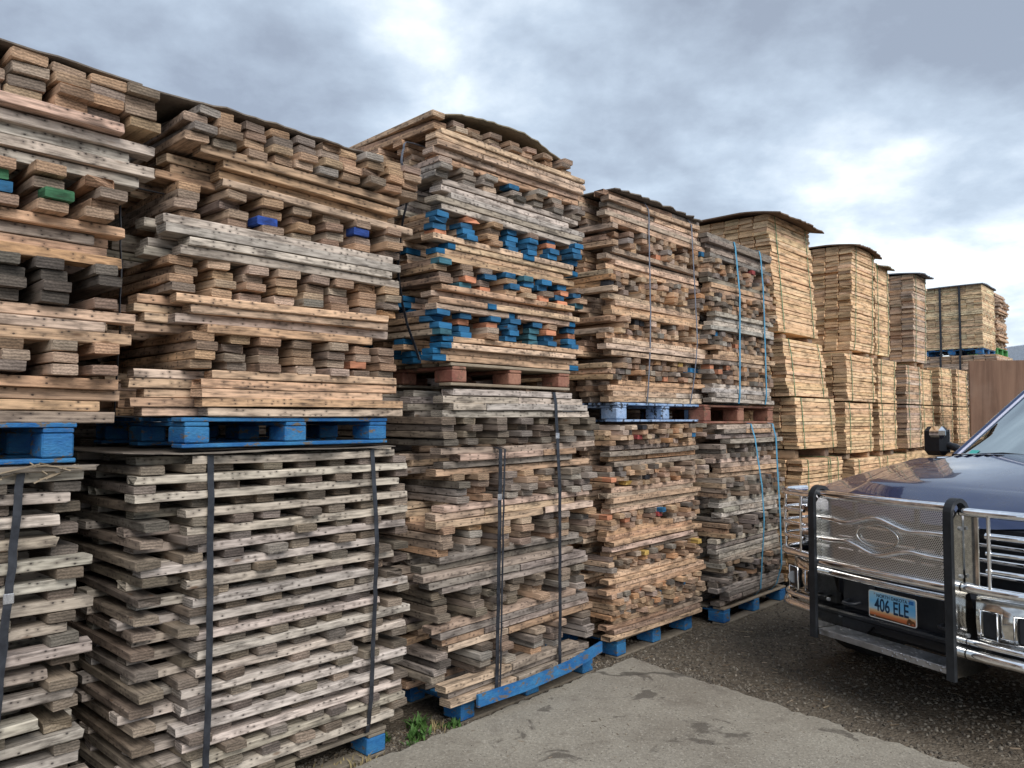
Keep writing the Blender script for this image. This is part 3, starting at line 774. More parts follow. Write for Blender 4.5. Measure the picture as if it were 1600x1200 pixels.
# ---- second column
pallet('muddy pallet with one blue corner block under the slatted bundle with black straps', 1.30, 2.42, 3.10, 0, .14, 'dirty', seed=13, bmat='dirty', corner='blue')
t = []
rr = random.Random(8)
for k in range(19): t += [B_(1, ncol=8, epal='endgrey', pal='endgrey', f=rr.uniform(-.022, .008), slope=0, lf=.012), A_(1, rows=5, pal='white', split=0, slope=0, r0d=.20, r0p=.72, d1=(-.20 if k in (5, 8, 10, 12) else 0)+rr.uniform(-.02, .02), f=rr.uniform(.0, .012))]
bundle('grey bundle of evenly gapped boards with spaced block ends, held by two black straps', 1.20, 2.52, 3.08, .145, 1.505, t, 103, pal='white', jit=.012, ejit=.03,
       straps=[('strap_black', -.385, .027, dict(out=-.0, drift=-.02)), ('strap_black', .43, .023, dict(out=-.0, drift=-.0))])
pallet('bright blue pallet with chipped blocks on top of the grey slatted bundle', 1.36, 2.39, 3.07, 1.535, .125, 'blue', seed=14)
bundle('tan and grey upper bundle on the chipped blue pallet above the two black straps', 1.21, 2.42, 3.07, 1.665, 2.93,
       [A_(5, pal='light', r0d=.22, d1=.03, split=.08, slope=-.002), B_(4, ncol=7, pal='mixlight', epal='tan', paint=(['green', 'orange'], .05), d0=.18, d1=0, cw=.1), A_(4, pal='light', r0d=.14, d1=-.05, slope=-.004, split=.1),
        B_(4, ncol=8, pal='mix', epal='mixlight', paint=(['blue'], .02), d0=.10, d1=.02, cw=.098), A_(4, pal='white', d0=-.0, r0d=.08, d1=.0, split=.05, slope=-.006),
        B_(4, ncol=7, pal='mix', epal='tan', paint=('deepblue', .07), d0=.12, d1=.03, cw=.095), A_(3, pal='light', d0=.10, r0d=.22, d1=.10, slope=-.035, split=.05), A_(1, pal='tan', f=.05, d0=.10, d1=.0, slope=-.012),
        B_(4, ncol=10, pal='mix', epal='tan', d0=.12, d1=.10, f=.06, cw=.10)], 104, ejit=.035,
       straps=[('strap_black', -.35, .016, dict(side='left', drift=.0, bow=-.10, zt=-.35))])
cover('thin brown sheet lying on the second bundle from the left', 1.22, 2.33, 3.04, 4.0, 2.948, 'grey_cover', arch=.01, seed=5)

# ---- third column
pallet('bright blue pallet on the ground at the slab edge with a lifted blue board', 2.90, 4.09, 3.08, 0, .14, 'blue', seed=15, bmat='dirty')
bundle('dark mixed bundle at the concrete slab edge, held by long black straps', 2.72, 4.03, 3.06, .145, 1.82,
       [A_(3, pal='mix', d0=.02, d1=-.05, slope=.01), B_(4, ncol=6, pal='mixgrey', epal='mixgrey', d0=0), A_(4, pal='mix', d1=.02, d0=.0, split=.4, slope=.008), B_(4, ncol=7, epal='endgrey', pal='mixgrey', d1=-.03),
        A_(5, pal='grey', d0=-.05, slope=.008, split=.1), B_(4, ncol=7, pal='mixgrey', epal='tan', d1=.04), A_(3, pal='light', slope=.022, split=.05), B_(4, ncol=7, pal='mixgrey', epal='mixgrey', d0=.12),
        A_(4, pal='mix', slope=.006, split=.1), B_(4, ncol=7, pal='mixgrey', epal='endgrey', d1=.05), A_(4, pal='white', split=.5, d0=-.0, d1=-.02)], 105, ejit=.05, jit=.03,
       straps=[('strap_black', -.24, .027, dict(zt=-.30, clip=.2, drift=-.02)), ('strap_black', .29, .027, dict(clip=.16, drift=.0)), ('strap_black', -.21, .012, dict(zt=-.30, drift=-.03, out=-.006))])
pallet('red brown pallet with square openings between the two bundles of the third column', 2.80, 3.82, 3.05, 1.835, .125, 'red', seed=16, dmat='rawpallet')
bundle('tall reclaimed bundle with many bright blue painted board ends under an arched green edged sheet', 2.66, 3.86, 3.03, 1.965, 3.305,
       [A_(4, pal='light', paint=bl(.6), d0=.04, d1=.03, split=.1), B_(4, ncol=7, pal='tan', epal='tan', paint=(['blue', 'blue', 'blue', 'teal', 'blue', 'orange'], .72), d1=.0), A_(4, pal='light', paint=bl(.3), d0=.0, split=.5, d1=.0),
        B_(4, ncol=8, paint=(['blue', 'blue', 'blue', 'teal', 'teal', 'orange'], .70), pal='tan', d1=.07), A_(4, pal='light', paint=bl(.35), split=.5), B_(4, ncol=7, paint=(['blue', 'blue', 'blue', 'orange'], .55), pal='tan', d1=.02),
        A_(5, pal='white', split=.05, d1=.05, d0=.02), B_(3, ncol=7, pal='mixgrey', epal='mixgrey', paint=bl(.06), d1=.05), A_(5, pal='light', split=.7, d1=.05), B_(3, ncol=8, pal='tan', paint=(['green'], .04), d0=.02, d1=-.05, f=-.03)], 106, ejit=.035,
       straps=[('strap_black', -.36, .018, dict(side='left', bow=.10, drift=-.10, zt=-.45)), ('strap_grey', -.33, .016, dict(side='left', zt=-.16, zb=1.0))])
cover('arched green edged sheet on top of the tall bundle with blue ends', 2.70, 3.74, 3.07, 4.05, 3.335, 'board_green', arch=.05, tilt=.07, droopr=.07, seed=6, thick=.007)

# ---- fourth column
STK = dict(pal='stick', epal='stick', cw=.062, ncol=13, ragged=.14, paint=(['red', 'yellow', 'blue', 'orange', 'black'], .055))
pallet('blue pallet on the dirt beyond the slab corner, under the tan bundle of short sticks', 4.42, 5.44, 3.13, 0, .14, 'blue', seed=17, bmat='dirty', dmat='rawpallet')
bundle('orange tan bundle of small sticks on the blue pallet past the slab corner, unstrapped', 4.30, 5.52, 3.09, .145, 1.62,
       [A_(4, pal='mix', split=.5), B_(5, tight=1, **{k: v for k, v in STK.items() if k not in ('ncol', 'ragged')}), A_(4, pal='light', split=.15, slope=.006), B_(3, **STK), A_(5, pal='mixlight', split=.2, slope=.008), B_(3, **STK),
        A_(5, pal='light', split=.1, slope=.004), B_(4, **STK), A_(4, pal='mixlight', split=.3), B_(4, **STK)], 107, ejit=.045, bw=.08, rows=6)
pallet('worn pale blue and white pallet between the two bundles of the fourth column', 4.36, 5.60, 3.07, 1.635, .135, 'pale', seed=18)
bundle('tan bundle of small sticks bound by two thin grey straps on the worn pale pallet', 4.26, 5.56, 3.08, 1.775, 3.24,
       [A_(4, pal='light', split=.6, d0=.05), B_(4, **STK), A_(4, pal='light', split=.5), B_(3, **STK), A_(4, pal='light', split=.5), B_(4, **STK), A_(4, pal='light', split=.3), B_(4, **STK), A_(4, pal='mixlight', split=.2), A_(2, pal='mix', split=.4, d1=-.05)], 108, ejit=.045, bw=.08, rows=6,
       straps=[('strap_grey', -.17, .014, dict(drift=.0, zt=.03)), ('strap_grey', .44, .014, dict(zt=.03))])
cover('weathered brown sheet sagging on the fourth bundle, pinned by grey straps', 4.30, 5.50, 3.05, 4.1, 3.252, 'grey_cover', arch=.02, droopf=.01, seed=7, thick=.008, rag=.02)

# ---- fifth column
GRY = dict(pal='mixgrey', epal='mixgrey', cw=.075, ncol=9, ragged=.1)
pallet('blue pallet on the dirt nearest the pickup truck', 5.72, 6.90, 3.01, 0, .14, 'blue', seed=19, bmat='dirty', dmat='rawpallet')
bundle('dark grey weathered bundle with one light band, nearest the pickup truck', 5.66, 6.80, 3.0, .145, 1.615,
       [A_(5, pal='grey', slope=.006, split=.3), B_(4, **GRY), A_(5, pal='white', slope=.006), B_(4, **GRY), A_(4, pal='white', slope=.004), B_(4, **GRY), A_(4, pal='light', d0=.02), B_(3, **GRY), A_(4, pal='mix')], 109, ejit=.05, jit=.03,
       straps=[('strap_blue', -.02, .022, dict(drift=.13)), ('strap_blue', .38, .026, dict(drift=.02, out=-.01))])
pallet('dull red pallet between the two bundles of the fifth column', 5.46, 6.72, 3.02, 1.62, .15, 'red', seed=20)
STG = dict(pal='mixgrey', epal='stick', cw=.062, ncol=13, ragged=.16, paint=(['red', 'blue', 'orange'], .04))
bundle('brown and grey bundle of small sticks bound by two light blue straps', 5.53, 6.66, 3.0, 1.785, 3.14,
       [A_(4, pal='white', split=.3), B_(4, **STG), A_(3, pal='mix', split=.3), B_(4, **STG), A_(4, pal='white', split=.1), B_(4, **STG), A_(3, pal='mix', split=.2), B_(4, **STG), A_(5, pal='grey', split=.2)], 110, ejit=.04, bw=.08, rows=6,
       straps=[('strap_blue', -.15, .024, dict(drift=.02)), ('strap_blue', .32, .022, dict(drift=.05))])
cover('curled brown sheet on the bundle with light blue straps', 5.5, 6.5, 3.18, 4.0, 3.152, 'grey_cover', arch=.03, seed=8)

# ---- dark column standing behind the gap on the left
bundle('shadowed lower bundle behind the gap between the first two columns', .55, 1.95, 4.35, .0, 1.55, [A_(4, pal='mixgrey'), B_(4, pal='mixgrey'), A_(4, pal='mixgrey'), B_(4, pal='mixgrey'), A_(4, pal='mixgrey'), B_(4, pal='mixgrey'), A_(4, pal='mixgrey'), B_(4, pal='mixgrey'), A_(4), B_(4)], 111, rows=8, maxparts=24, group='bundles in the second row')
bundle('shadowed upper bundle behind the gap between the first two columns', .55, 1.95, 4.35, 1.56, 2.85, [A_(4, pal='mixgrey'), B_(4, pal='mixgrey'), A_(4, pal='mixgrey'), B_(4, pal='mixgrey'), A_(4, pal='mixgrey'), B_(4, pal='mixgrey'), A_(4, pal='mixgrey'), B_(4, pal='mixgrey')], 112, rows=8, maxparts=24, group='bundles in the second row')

for k_, (ua, ub) in enumerate(((-.9, .4), (2.15, 3.4), (3.6, 4.85), (5.05, 6.3), (6.4, 7.6))):  # bundles added behind the row to block sky light through pallet openings
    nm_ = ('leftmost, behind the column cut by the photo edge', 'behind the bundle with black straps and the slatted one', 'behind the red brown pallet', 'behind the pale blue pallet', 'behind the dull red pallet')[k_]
    bundle('added sky-blocking lower second row bundle, '+nm_, ua, ub, 4.4, .0, 1.55, [A_(5, pal='mixgrey'), B_(4, pal='mixgrey')]*4+[A_(5, pal='mixgrey')], 120+k_, rows=5, maxparts=12, detail=0, group='bundles in the second row')
    bundle('added sky-blocking upper second row bundle, '+nm_, ua, ub, 4.4, 1.56, 2.85, [A_(5, pal='mixgrey'), B_(4, pal='mixgrey')]*3+[A_(5, pal='mixgrey')], 130+k_, rows=5, maxparts=12, detail=0, group='bundles in the second row')

# ---- packs of new, thin boards further down the row


def pack(label, u0, u1, n0, z0, z1, seed, layers=30, lean=(0, 0), depth=1.05, rows=7, cov=None, pal='fresh', maxp=40, gaps=(), straps=2, flare=0.):
    tiers = []
    for k in range(layers):
        d = flare*(k/layers)
        tiers.append(('A', 1, dict(pal=pal, split=.04, f=lean[1]*0+.004*math.sin(k*.7+seed), wide=1, nail=0, slope=0, d0=.01*math.sin(k*.5+seed), d1=.012*math.sin(k*.9))))
    Wd = u1-u0
    st = []
    if straps: st = [('strap_green', -Wd*.36, .014, {'zt': .004}), ('strap_green', Wd*.36, .014, {'zt': .004})]
    if straps == 4: st += [('strap_green', Wd*.12, .013, {'zt': .004}), ('strap_green', Wd*.17, .013, {'zt': .004})]
    return bundle(label, u0, u1, n0, z0, z1, tiers, seed, depth=depth, rows=rows, jit=.010, ejit=.010, straps=st, maxparts=maxp, lean=lean, detail=1 if u0 < 9 else 0,
                  group='packs of new thin boards down the row', cat='board pack')


def bearers(u0, u1, n0, z, label, depth=1.0, h=.07):
    """three loose bearers under a pack"""
    for k, f in enumerate((.12, .5, .88)):
        pass

pack('lowest pack of new boards just beyond the grey bundle, above it a blackened gap', 7.15, 8.20, 2.96, .12, 1.27, 201, 32, straps=4)
pack('new board pack just above the lowest pack with four green straps', 7.18, 8.18, 3.00, 1.37, 1.86, 202, 15, lean=(-.03, .01))
pack('flared new board pack under the tallest sheeted pack, right of the light blue straps', 7.07, 8.05, 3.03, 1.875, 2.42, 203, 16, lean=(-.08, .02))
pack('tall new board pack under a drooping brown sheet, right of the blue straps', 7.05, 8.05, 3.12, 2.49, 3.61, 204, 34, lean=(-.13, .03))
cover('large drooping brown sheet on the tall pack behind the light blue straps', 6.84, 7.92, 2.99, 4.25, 3.645, 'board_cover', arch=.015, droopf=.07, seed=21, thick=.012)
pack('lowest pack of new boards at the front corner of the truck hood', 8.62, 9.55, 2.98, .12, 1.22, 205, 30, straps=2)
pack('lowest pack of new boards mostly hidden by the truck hood, second along', 9.62, 10.6, 3.0, .12, 1.22, 206, 30, straps=2, maxp=16)
pack('lowest pack of new boards under the far end of the row, behind the truck mirror', 10.7, 13.6, 3.05, .12, 1.24, 207, 30, straps=0, maxp=20)
pack('new board pack resting on bearers, above the truck hood corner', 8.48, 9.36, 3.02, 1.29, 1.84, 208, 17)
pack('new board pack second from the bottom and directly below the square topped pack pair', 8.50, 9.42, 3.0, 1.855, 2.37, 209, 16, lean=(.0, .01))
pack('narrow new board pack resting on the row above the hood, right of its wider twin', 9.58, 10.22, 3.02, 1.29, 1.84, 210, 17)
pack('narrow new board pack under the right half of the square topped pair', 9.56, 10.24, 3.02, 1.855, 2.37, 211, 16)
pack('tall square new board pack with dark left end and a bent sheet on top', 8.92, 9.70, 3.10, 2.44, 3.66, 212, 36, lean=(.10, .0))
pack('tall narrow new board pack tucked right behind the square one', 9.76, 10.28, 3.10, 2.44, 3.56, 213, 34, lean=(.02, 0))
cover('bent dark sheet with pale edge on the square pack', 8.98, 9.84, 3.02, 4.15, 3.69, 'board_cover', arch=.02, droopf=.05, droopr=.03, seed=22, thick=.014)
cover('small mossy sheet on the narrow pack behind the square one', 9.86, 10.32, 3.02, 4.1, 3.58, 'board_green', arch=.01, droopf=.05, seed=23, thick=.014)
pack('greyed board pack in the lower tier, third stack along past the pickup', 10.56, 11.2, 3.0, 1.29, 1.84, 214, 17, pal='light')
pack('greyed board pack above it, third stack along past the pickup', 10.56, 11.2, 3.0, 1.855, 2.35, 215, 16, pal='light')
pack('crooked board pack leaning right, lower tier, left of the dark gap near the mirror', 11.33, 11.92, 3.02, 1.30, 1.84, 216, 17, lean=(-.06, 0))
pack('crooked board pack leaning right, upper tier, left of the dark gap near the mirror', 11.28, 11.84, 3.02, 1.855, 2.33, 217, 16, lean=(-.05, 0))
pack('tall grey edged board pack with a thin lifted sheet, last of the high ones', 11.28, 11.90, 3.10, 2.44, 3.64, 218, 36, lean=(.06, 0), pal='light')
cover('thin lifted grey sheet on the last of the high packs', 11.32, 11.98, 3.0, 4.15, 3.675, 'slate_cover', arch=.01, droopf=.03, seed=24, thick=.014)
pack('board pack beside the truck mirror, lower tier', 12.10, 12.80, 3.0, 1.30, 1.84, 219, 17)
pack('board pack beside the truck mirror, upper tier', 12.10, 12.78, 3.0, 1.855, 2.40, 220, 17)
pack('last board pack of the row next to the plywood wall, lower tier', 13.02, 13.72, 3.0, 1.30, 1.84, 221, 17)
pack('last board pack of the row next to the plywood wall, upper tier', 13.00, 13.66, 3.0, 1.855, 2.41, 222, 17, lean=(.04, 0))

# bearers between levels (loose timbers, one object each)
rb = random.Random(77)
for (u0, u1, nn, z, h, lb) in ((7.15, 8.1, 3.05, 1.275, .085, 'under the middle pack beside the bundle with dangling blue straps'), (8.5, 9.35, 3.05, 1.225, .055, 'under the pack at the hood corner'), (9.6, 10.2, 3.05, 1.225, .055, 'under the narrow pack above the hood'),
                           (10.6, 11.15, 3.05, 1.245, .04, 'under the greyed pack'), (7.12, 7.95, 3.14, 2.43, .05, 'under the tallest sheeted pack'), (8.85, 9.6, 3.12, 2.385, .045, 'under the square pack'), (11.3, 11.85, 3.12, 2.36, .07, 'under the last high pack'), (9.7, 10.2, 3.12, 2.385, .045, 'under the narrow high pack')):
    for k in range(2):
        uu = u0+.10+(u1-u0-.2)*k
        vs, fs, uvs, cs = board_geo(rb, 1.02, .09, h-.004, choose(rb, 'tan'), 0., (None, None), 1)
        mb = MB(); mb.add(xf(vs, Matrix.Rotation(PI/2, 4, 'Z')), fs, uvs, cs)
        o = mb.build('bearer', M['wood']); o.location = wp(uu, nn+.5, z+h/2); o.rotation_euler = (0, 0, RZ)
        tag(o, label='loose timber bearer %s, %s one' % (lb, ('left', 'right')[k]), cat='bearer', group='loose bearers between board packs')

# ---- crosswise stacks at the far end
def far_tiers(n, pal):
    out = []
    for k in range(n): out += [('B', 4, dict(pal=pal, ncol=9, cw=.13)), ('A', 4, dict(pal=pal, rows=8, wide=1, nail=0))]
    return out
FT = dict(jit=.006, ejit=.006, detail=0, group='crosswise stacks at the far end of the row')
bundle('large pale crosswise stack on a blue pallet, high at the far end', 18.8, 20.0, 3.80, 3.19, 4.56, far_tiers(4, 'pale'), 301, depth=1.22, maxparts=60, cat='board stack', **FT)
pallet('blue pallet under the pale crosswise stack at the far end', 18.8, 20.0, 3.80, 3.05, .135, 'blue', depth=1.22, seed=31)
bundle('stack below the blue pallet at the far end, above the plywood wall', 18.75, 20.1, 3.55, 1.6, 3.04, far_tiers(4, 'light'), 302, depth=1.7, maxparts=40, cat='board stack', **FT)
bundle('lowest stack at the far end behind the plywood wall', 18.75, 20.1, 3.55, .0, 1.59, far_tiers(4, 'light'), 304, depth=1.7, maxparts=8, cat='board stack', **FT)
cover('thin slate sheet on the large pale crosswise stack', 18.74, 20.05, 3.76, 5.06, 4.57, 'slate_cover', arch=.02, seed=25, thick=.02)
for k, nn in enumerate((4.60, 4.22)):
    s_ = MB(); s_.strip([wp(19.2, nn, 4.575), wp(18.77, nn, 4.575), wp(18.765, nn, 3.9), wp(18.765, nn, 3.04), wp(18.70, nn, 3.03), wp(18.70, nn, 2.2)], NX, .045, .006)
    o = fix_normals(s_.build('strap', M['strap_black'])); tag(o, label='dark strap down the pale crosswise stack, %s one' % ('left', 'right')[k], cat='strap', group='dark straps on the far stack')
bundle('small rough pale stack on a green pallet at the far right end', 21.8, 23.0, 4.10, 3.42, 4.78, far_tiers(4, 'light'), 303, depth=.85, maxparts=40, jit=.05, ejit=.05, detail=0, group='crosswise stacks at the far end of the row', cat='board stack')
pallet('green pallet under the small rough stack at the far right', 21.8, 23.05, 4.10, 3.22, .19, 'green', depth=.85, seed=32)
bundle('stack under the green pallet, hidden behind the plywood wall', 21.8, 23.0, 4.0, .0, 3.21, far_tiers(7, 'light'), 305, depth=1.0, maxparts=6, cat='board stack', **FT)

# ------------------------------------------------------------------ plywood wall and trailer
wroot = empty('plywood_wall', (6.1, 10.25, 0), math.radians(-6), label='tall brown stained plywood wall behind the truck windshield', cat='wall')
for k in range(3):
    b = MB(); b.box((.61+1.224*k, .0, 1.22), (1.219, .018, 2.44), bev=.002); b.build('panel', M['plywood'], wroot)
for k in range(4):
    b = MB(); b.box((.06+1.17*k, .06, 1.2), (.04, .09, 2.4), bev=.003); b.build('post', M['rawpallet'], wroot)
troot = empty('trailer', (19.9, 28.5, 0), math.radians(4), label='white panelled trailer far behind the plywood wall', cat='trailer')
b = MB(); b.box((5.5, 1.25, 2.75), (12, 2.5, 3.5), bev=.03); b.build('cargo_box', M['trailer'], troot)
b = MB(); b.box((5.5, -.01, 4.46), (12.02, .06, .10), bev=.01); b.build('top_rail', M['steel'], troot)
b = MB()
for k in range(18): b.box((-.3+.68*k, -.012, 2.7), (.03, .02, 3.3))
b.build('panel_rib', M['trailer'], troot)
b = MB(); b.box((5.5, 1.25, .92), (11.5, 1.0, .14), bev=.01); b.build('chassis', M['steel'], troot)
for x in (8.6, 9.9):
    for yy in (.25, 2.2):
        w_ = MB(); w_.tube([(x, yy-.14, .5), (x, yy+.14, .5)], .5, 24); w_.build('wheel', M['tyre'], troot)

# ------------------------------------------------------------------ pickup truck, local frame: +x towards the near side, +y towards the tail
TR = empty('pickup_truck', (2.017, 4.32, 0), math.atan2(-.902, .431), label='dark blue pickup truck with chrome grille guard and blue North Dakota plate', cat='pickup truck')


def sm(a, b, x):
    t_ = max(0., min(1., (x-a)/(b-a))); return t_*t_*(3-2*t_)


def hood_z(x, y):
    ax = abs(x)
    z_ = 1.135+.262*max(0, (y-.36)/1.36)**.72
    z_ -= .075*math.exp(-max(0, y-.34)/.07)
    z_ += .034*(1-sm(.575, .612, ax))*sm(.42, .70, y)
    z_ -= .014*(ax/.9)**2
    z_ -= .20*max(0, (ax-.84)/.17)**2.2
    z_ += .012*(1-sm(.0, .03, abs(ax-.885)))
    return z_


def yfront(x): return .34+.11*abs(x)**2.2


g = MB()
def hf(a, b):
    x = (a-.5)*2*.885; y0 = yfront(x); y = y0+(1.64-.06*abs(x)-y0)*b
    return (x, y, hood_z(x, y))
g.grid(hf, 90, 40)
hood = fix_normals(g.build('hood', M['paint'], TR))
# fenders
for sd in (-1, 1):
    g = MB()
    def ff(a, b):
        x = .893+.115*math.sin(a*PI/2); zoff = (1-math.cos(a*PI/2))
        y0 = yfront(.893)+.07*zoff; y = y0+(1.80-y0)*b
        return (sd*x, y, hood_z(.893, min(y, 1.64))-.006-.16*zoff)
    g.grid(ff, 14, 30)
    # side sheet with wheel arch
    prof = []
    for k in range(33):
        y = .50+1.30*k/32; zt = hood_z(.893, min(y, 1.64))-.16
        d = abs(y-1.02); zb = .50
        if d < .47: zb = .42+math.sqrt(max(0, .47**2-d*d))*1.0
        prof.append((y, zt, max(zb, .50)))
    vs = []; fs = []
    for (y, zt, zb) in prof: vs += [(sd*1.008, y, zt), (sd*1.015, y, (zt+zb)/2), (sd*1.0, y, zb), (sd*.93, y, zb)]
    for k in range(32):
        for j in range(3): fs.append([k*4+j, k*4+j+1, (k+1)*4+j+1, (k+1)*4+j])
    g.add(vs, fs, smooth=True)
    fix_normals(g.build('fender', M['paint'], TR))
# front fascia, grille, headlights
g = MB(); g.box((0, .52, .86), (1.80, .20, .50), bev=.05); g.build('front_fascia', M['plastic'], TR)
g = MB(); g.box((0, .47, 1.055), (1.30, .20, .10), bev=.03)
gr = g.build('grille', M['plastic'], TR)
for zz_ in (.82, .90, .98, 1.06):
    b = MB(); b.tube([(-.60+.02*k, .385+.03*abs((-.60+.02*k)/.6)**2, zz_) for k in range(61)], .013, 8); b.build('grille_bar', M['chrome'], gr)
for sd in (-1, 1):
    h = MB(); h.box((sd*.80, .50, .97), (.36, .16, .30), bev=.04); ho = h.build('headlight', M['chrome_dirty'], TR)
    r_ = MB()
    for zz_ in (.90, 1.03): r_.box((sd*.83, .415, zz_), (.20, .03, .09), bev=.012)
    r_.build('reflector', M['chrome'], ho)
    c_ = MB(); c_.tube([(sd*.90, .41, 1.10), (sd*.70, .40, 1.10), (sd*.665, .395, 1.06), (sd*.665, .395, .88), (sd*.70, .40, .84), (sd*.90, .41, .84)], .012, 8); c_.build('light_strip', M['lens'], ho)
    l_ = MB(); l_.grid(lambda a, b: (sd*(.645+.34*a), .385+.085*a*a, .83+.29*b), 10, 6); l_.build('lens', M['lens'], ho)
# front bumper: two wrap round chrome ends with solid black insets for openings and a black middle
for sd in (-1, 1):
    path = [(.49, .13), (.60, .135), (.70, .155), (.78, .20), (.845, .27), (.89, .38), (.91, .52)]
    g = MB(); vs = []; fs = []
    for (x, y) in path:
        vs += [(sd*x, y+.04, .775), (sd*x, y, .755), (sd*x, y-.005, .63), (sd*x, y+.01, .51), (sd*x, y+.05, .49)]
    for k in range(len(path)-1):
        for j in range(4): fs.append([k*5+j, k*5+j+1, (k+1)*5+j+1, (k+1)*5+j])
    g.add(vs, fs, smooth=True); bo = fix_normals(g.build('bumper_end', M['chrome_dirty'], TR))
    for (cx, cy, w_, a_) in ((.565, .131, .085, 0), (.74, .168, .12, .42)):
        b = MB(); b.box((sd*cx, cy-.002, .632), (w_, .03, .135), rz=sd*a_, bev=.012); b.build('black_opening_inset', M['plastic'], bo)  # solid black box, its colour stands in for shade inside an opening
        b = MB(); fr = [(sd*(cx-w_/2), cy-.02-a_*w_/2, .70), (sd*(cx+w_/2), cy-.02+a_*w_/2, .70), (sd*(cx+w_/2), cy-.02+a_*w_/2, .565), (sd*(cx-w_/2), cy-.02-a_*w_/2, .565)]
        b.tube(fr, .006, 6, closed=True); b.build('opening_rim', M['chrome'], bo)
    if sd: 
        f_ = MB(); f_.tube([(sd*.74, .145, .632), (sd*.745, .16, .632)], .038, 18); f_.build('fog_lamp', M['lens'], bo)
g = MB(); g.box((0, .30, .555), (.96, .12, .36), bev=.02)
g.prism([(-.45, .37), (-.26, .37), (-.20, .43), (.24, .43), (.30, .37), (.45, .37), (.45, .46), (-.45, .46)], .215, .245, 'y')
g.box((-.30, .225, .60), (.22, .05, .20), bev=.02); g.box((.33, .225, .60), (.16, .05, .20), bev=.02)
g.box((0, .215, .47), (.86, .07, .035), bev=.01)
fix_normals(g.build('lower_grille', M['plastic'], TR))
for sd in (-1, 1):
    b = MB(); b.tube([(sd*.35, .22, .56), (sd*.35, .15, .555), (sd*.33, .125, .555), (sd*.29, .125, .555), (sd*.27, .15, .555), (sd*.27, .22, .56)], .010, 8); b.build('tow_hook', M['plastic'], TR)
# skid plate area and frame
g = MB(); g.box((0, .9, .40), (1.5, 1.0, .08), bev=.03); g.build('skid_plate', M['plastic'], TR)

# ---- grille guard
for sd in (-1, 1):
    pts = [(sd*.44, .0, .34), (sd*.44, .0, .6), (sd*.44, .0, .9), (sd*.44, .0, 1.13)]
    for k in range(1, 13):
        a = PI-PI*k/12; pts.append((sd*.44, .065+.065*math.cos(a), 1.165+.075*math.sin(a)))
    pts += [(sd*.44, .13, 1.10), (sd*.44, .13, .98)]
    g = MB(); g.strip(pts, (1, 0, 0), .044, .022); up = fix_normals(g.build('guard_upright', M['rubber'], TR))
    g = MB(); g.prism([(.012, .36), (.012, 1.15), (.06, 1.20), (.115, 1.15), (.115, .80), (.17, .62), (.30, .50), (.36, .42), (.36, .385), (.14, .36)], sd*.44-.022, sd*.44-.015, 'x')
    g.prism([(.012, .36), (.012, 1.15), (.06, 1.20), (.115, 1.15), (.115, .80), (.17, .62), (.30, .50), (.36, .42), (.36, .385), (.14, .36)], sd*.44+.015, sd*.44+.022, 'x')
    fix_normals(g.build('side_plate', M['chrome_dirty'], up))
    for (yy, zz_) in ((.06, 1.10), (.06, .86), (.10, .56), (.20, .45)):
        b = MB(); b.tube([(sd*.44-.030, yy, zz_), (sd*.44+.030, yy, zz_)], .011, 6); b.build('bolt', M['steel'], up)
def bar(pts, r, nm='guard_tube', mat='chrome', seg=12): b = MB(); b.tube(pts, r, seg); return b.build(nm, M[mat], TR)
bar([(-.42+.042*k, .045-.018*(1-((k-10)/10)**2), 1.20) for k in range(21)], .0235)
bar([(-.42+.042*k, .030-.02*(1-((k-10)/10)**2), .795) for k in range(21)], .024)
bar([(-.42+.042*k, .075-.02*(1-((k-10)/10)**2), .732) for k in range(21)], .020)
def wav(s_, z0, x): return z0+s_*(.040*math.exp(-(x/.11)**2)-.010*math.exp(-((abs(x)-.21)/.07)**2))
bar([(-.42+.021*k, .030-.018*(1-((k-20)/20)**2), wav(1, 1.060, -.42+.021*k)) for k in range(41)], .0115)
bar([(-.42+.021*k, .030-.018*(1-((k-20)/20)**2), wav(-1, .935, -.42+.021*k)) for k in range(41)], .0115)
b = MB(); b.tube([(.135*math.cos(2*PI*k/40), .022, .998+.062*math.sin(2*PI*k/40)) for k in range(40)], .005, 8, closed=True); b.build('emblem_ring', M['chrome_dirty'], TR)
g = MB()
g.grid(lambda a, b: (-.42+.84*a, .052-.018*(1-(2*a-1)**2), .815+.375*b), 24, 1, uvf=lambda a, b: (a*.84, b*.375))
gm = g.build('guard_mesh', M['mesh'], TR)
for x in (-.34, .34):
    b = MB(); b.box((x, .056, .93), (.03, .006, .23), bev=.002); b.build('mesh_strap', M['plastic'], gm)
for x in (-.2, .2):
    b = MB(); b.box((x, .09, .99), (.02, .03, .36), bev=.004); b.build('mesh_bracket', M['plastic'], gm)
# headlight wings
for sd in (-1, 1):
    for (z0, r) in ((1.185, .021), (1.075, .010), (.99, .010), (.905, .010), (.805, .024), (.47, .028), (.505, .016)):
        dz = .0
        if z0 == 1.075 and sd > 0: r = .016
        if z0 == .505: z0 = .53; 
        pts = [(sd*.465, .07 if z0 > .6 else .10, z0), (sd*.58, .08 if z0 > .6 else .105, z0), (sd*.68, .10 if z0 > .6 else .12, z0)]
        for k in range(1, 8):
            a = k/7*PI/2; pts.append((sd*(.68+.20*math.sin(a)), (.10 if z0 > .6 else .12)+.20*(1-math.cos(a)), z0))
        pts.append((sd*.885, .42, z0))
        if z0 > .6 and z0 < 1.1 and z0 != .805: pts = pts[1:]
        bar(pts, r)
    bar([(sd*.835, .185, 1.19), (sd*.84, .18, .99), (sd*.835, .185, .80)], .009)
    bar([(sd*.60, .073, 1.18), (sd*.60, .073, .81)], .009)
    g = MB(); g.box((sd*.505, .085, .99), (.075, .008, .35), bev=.003); g.build('wing_plate', M['chrome_dirty'], TR)
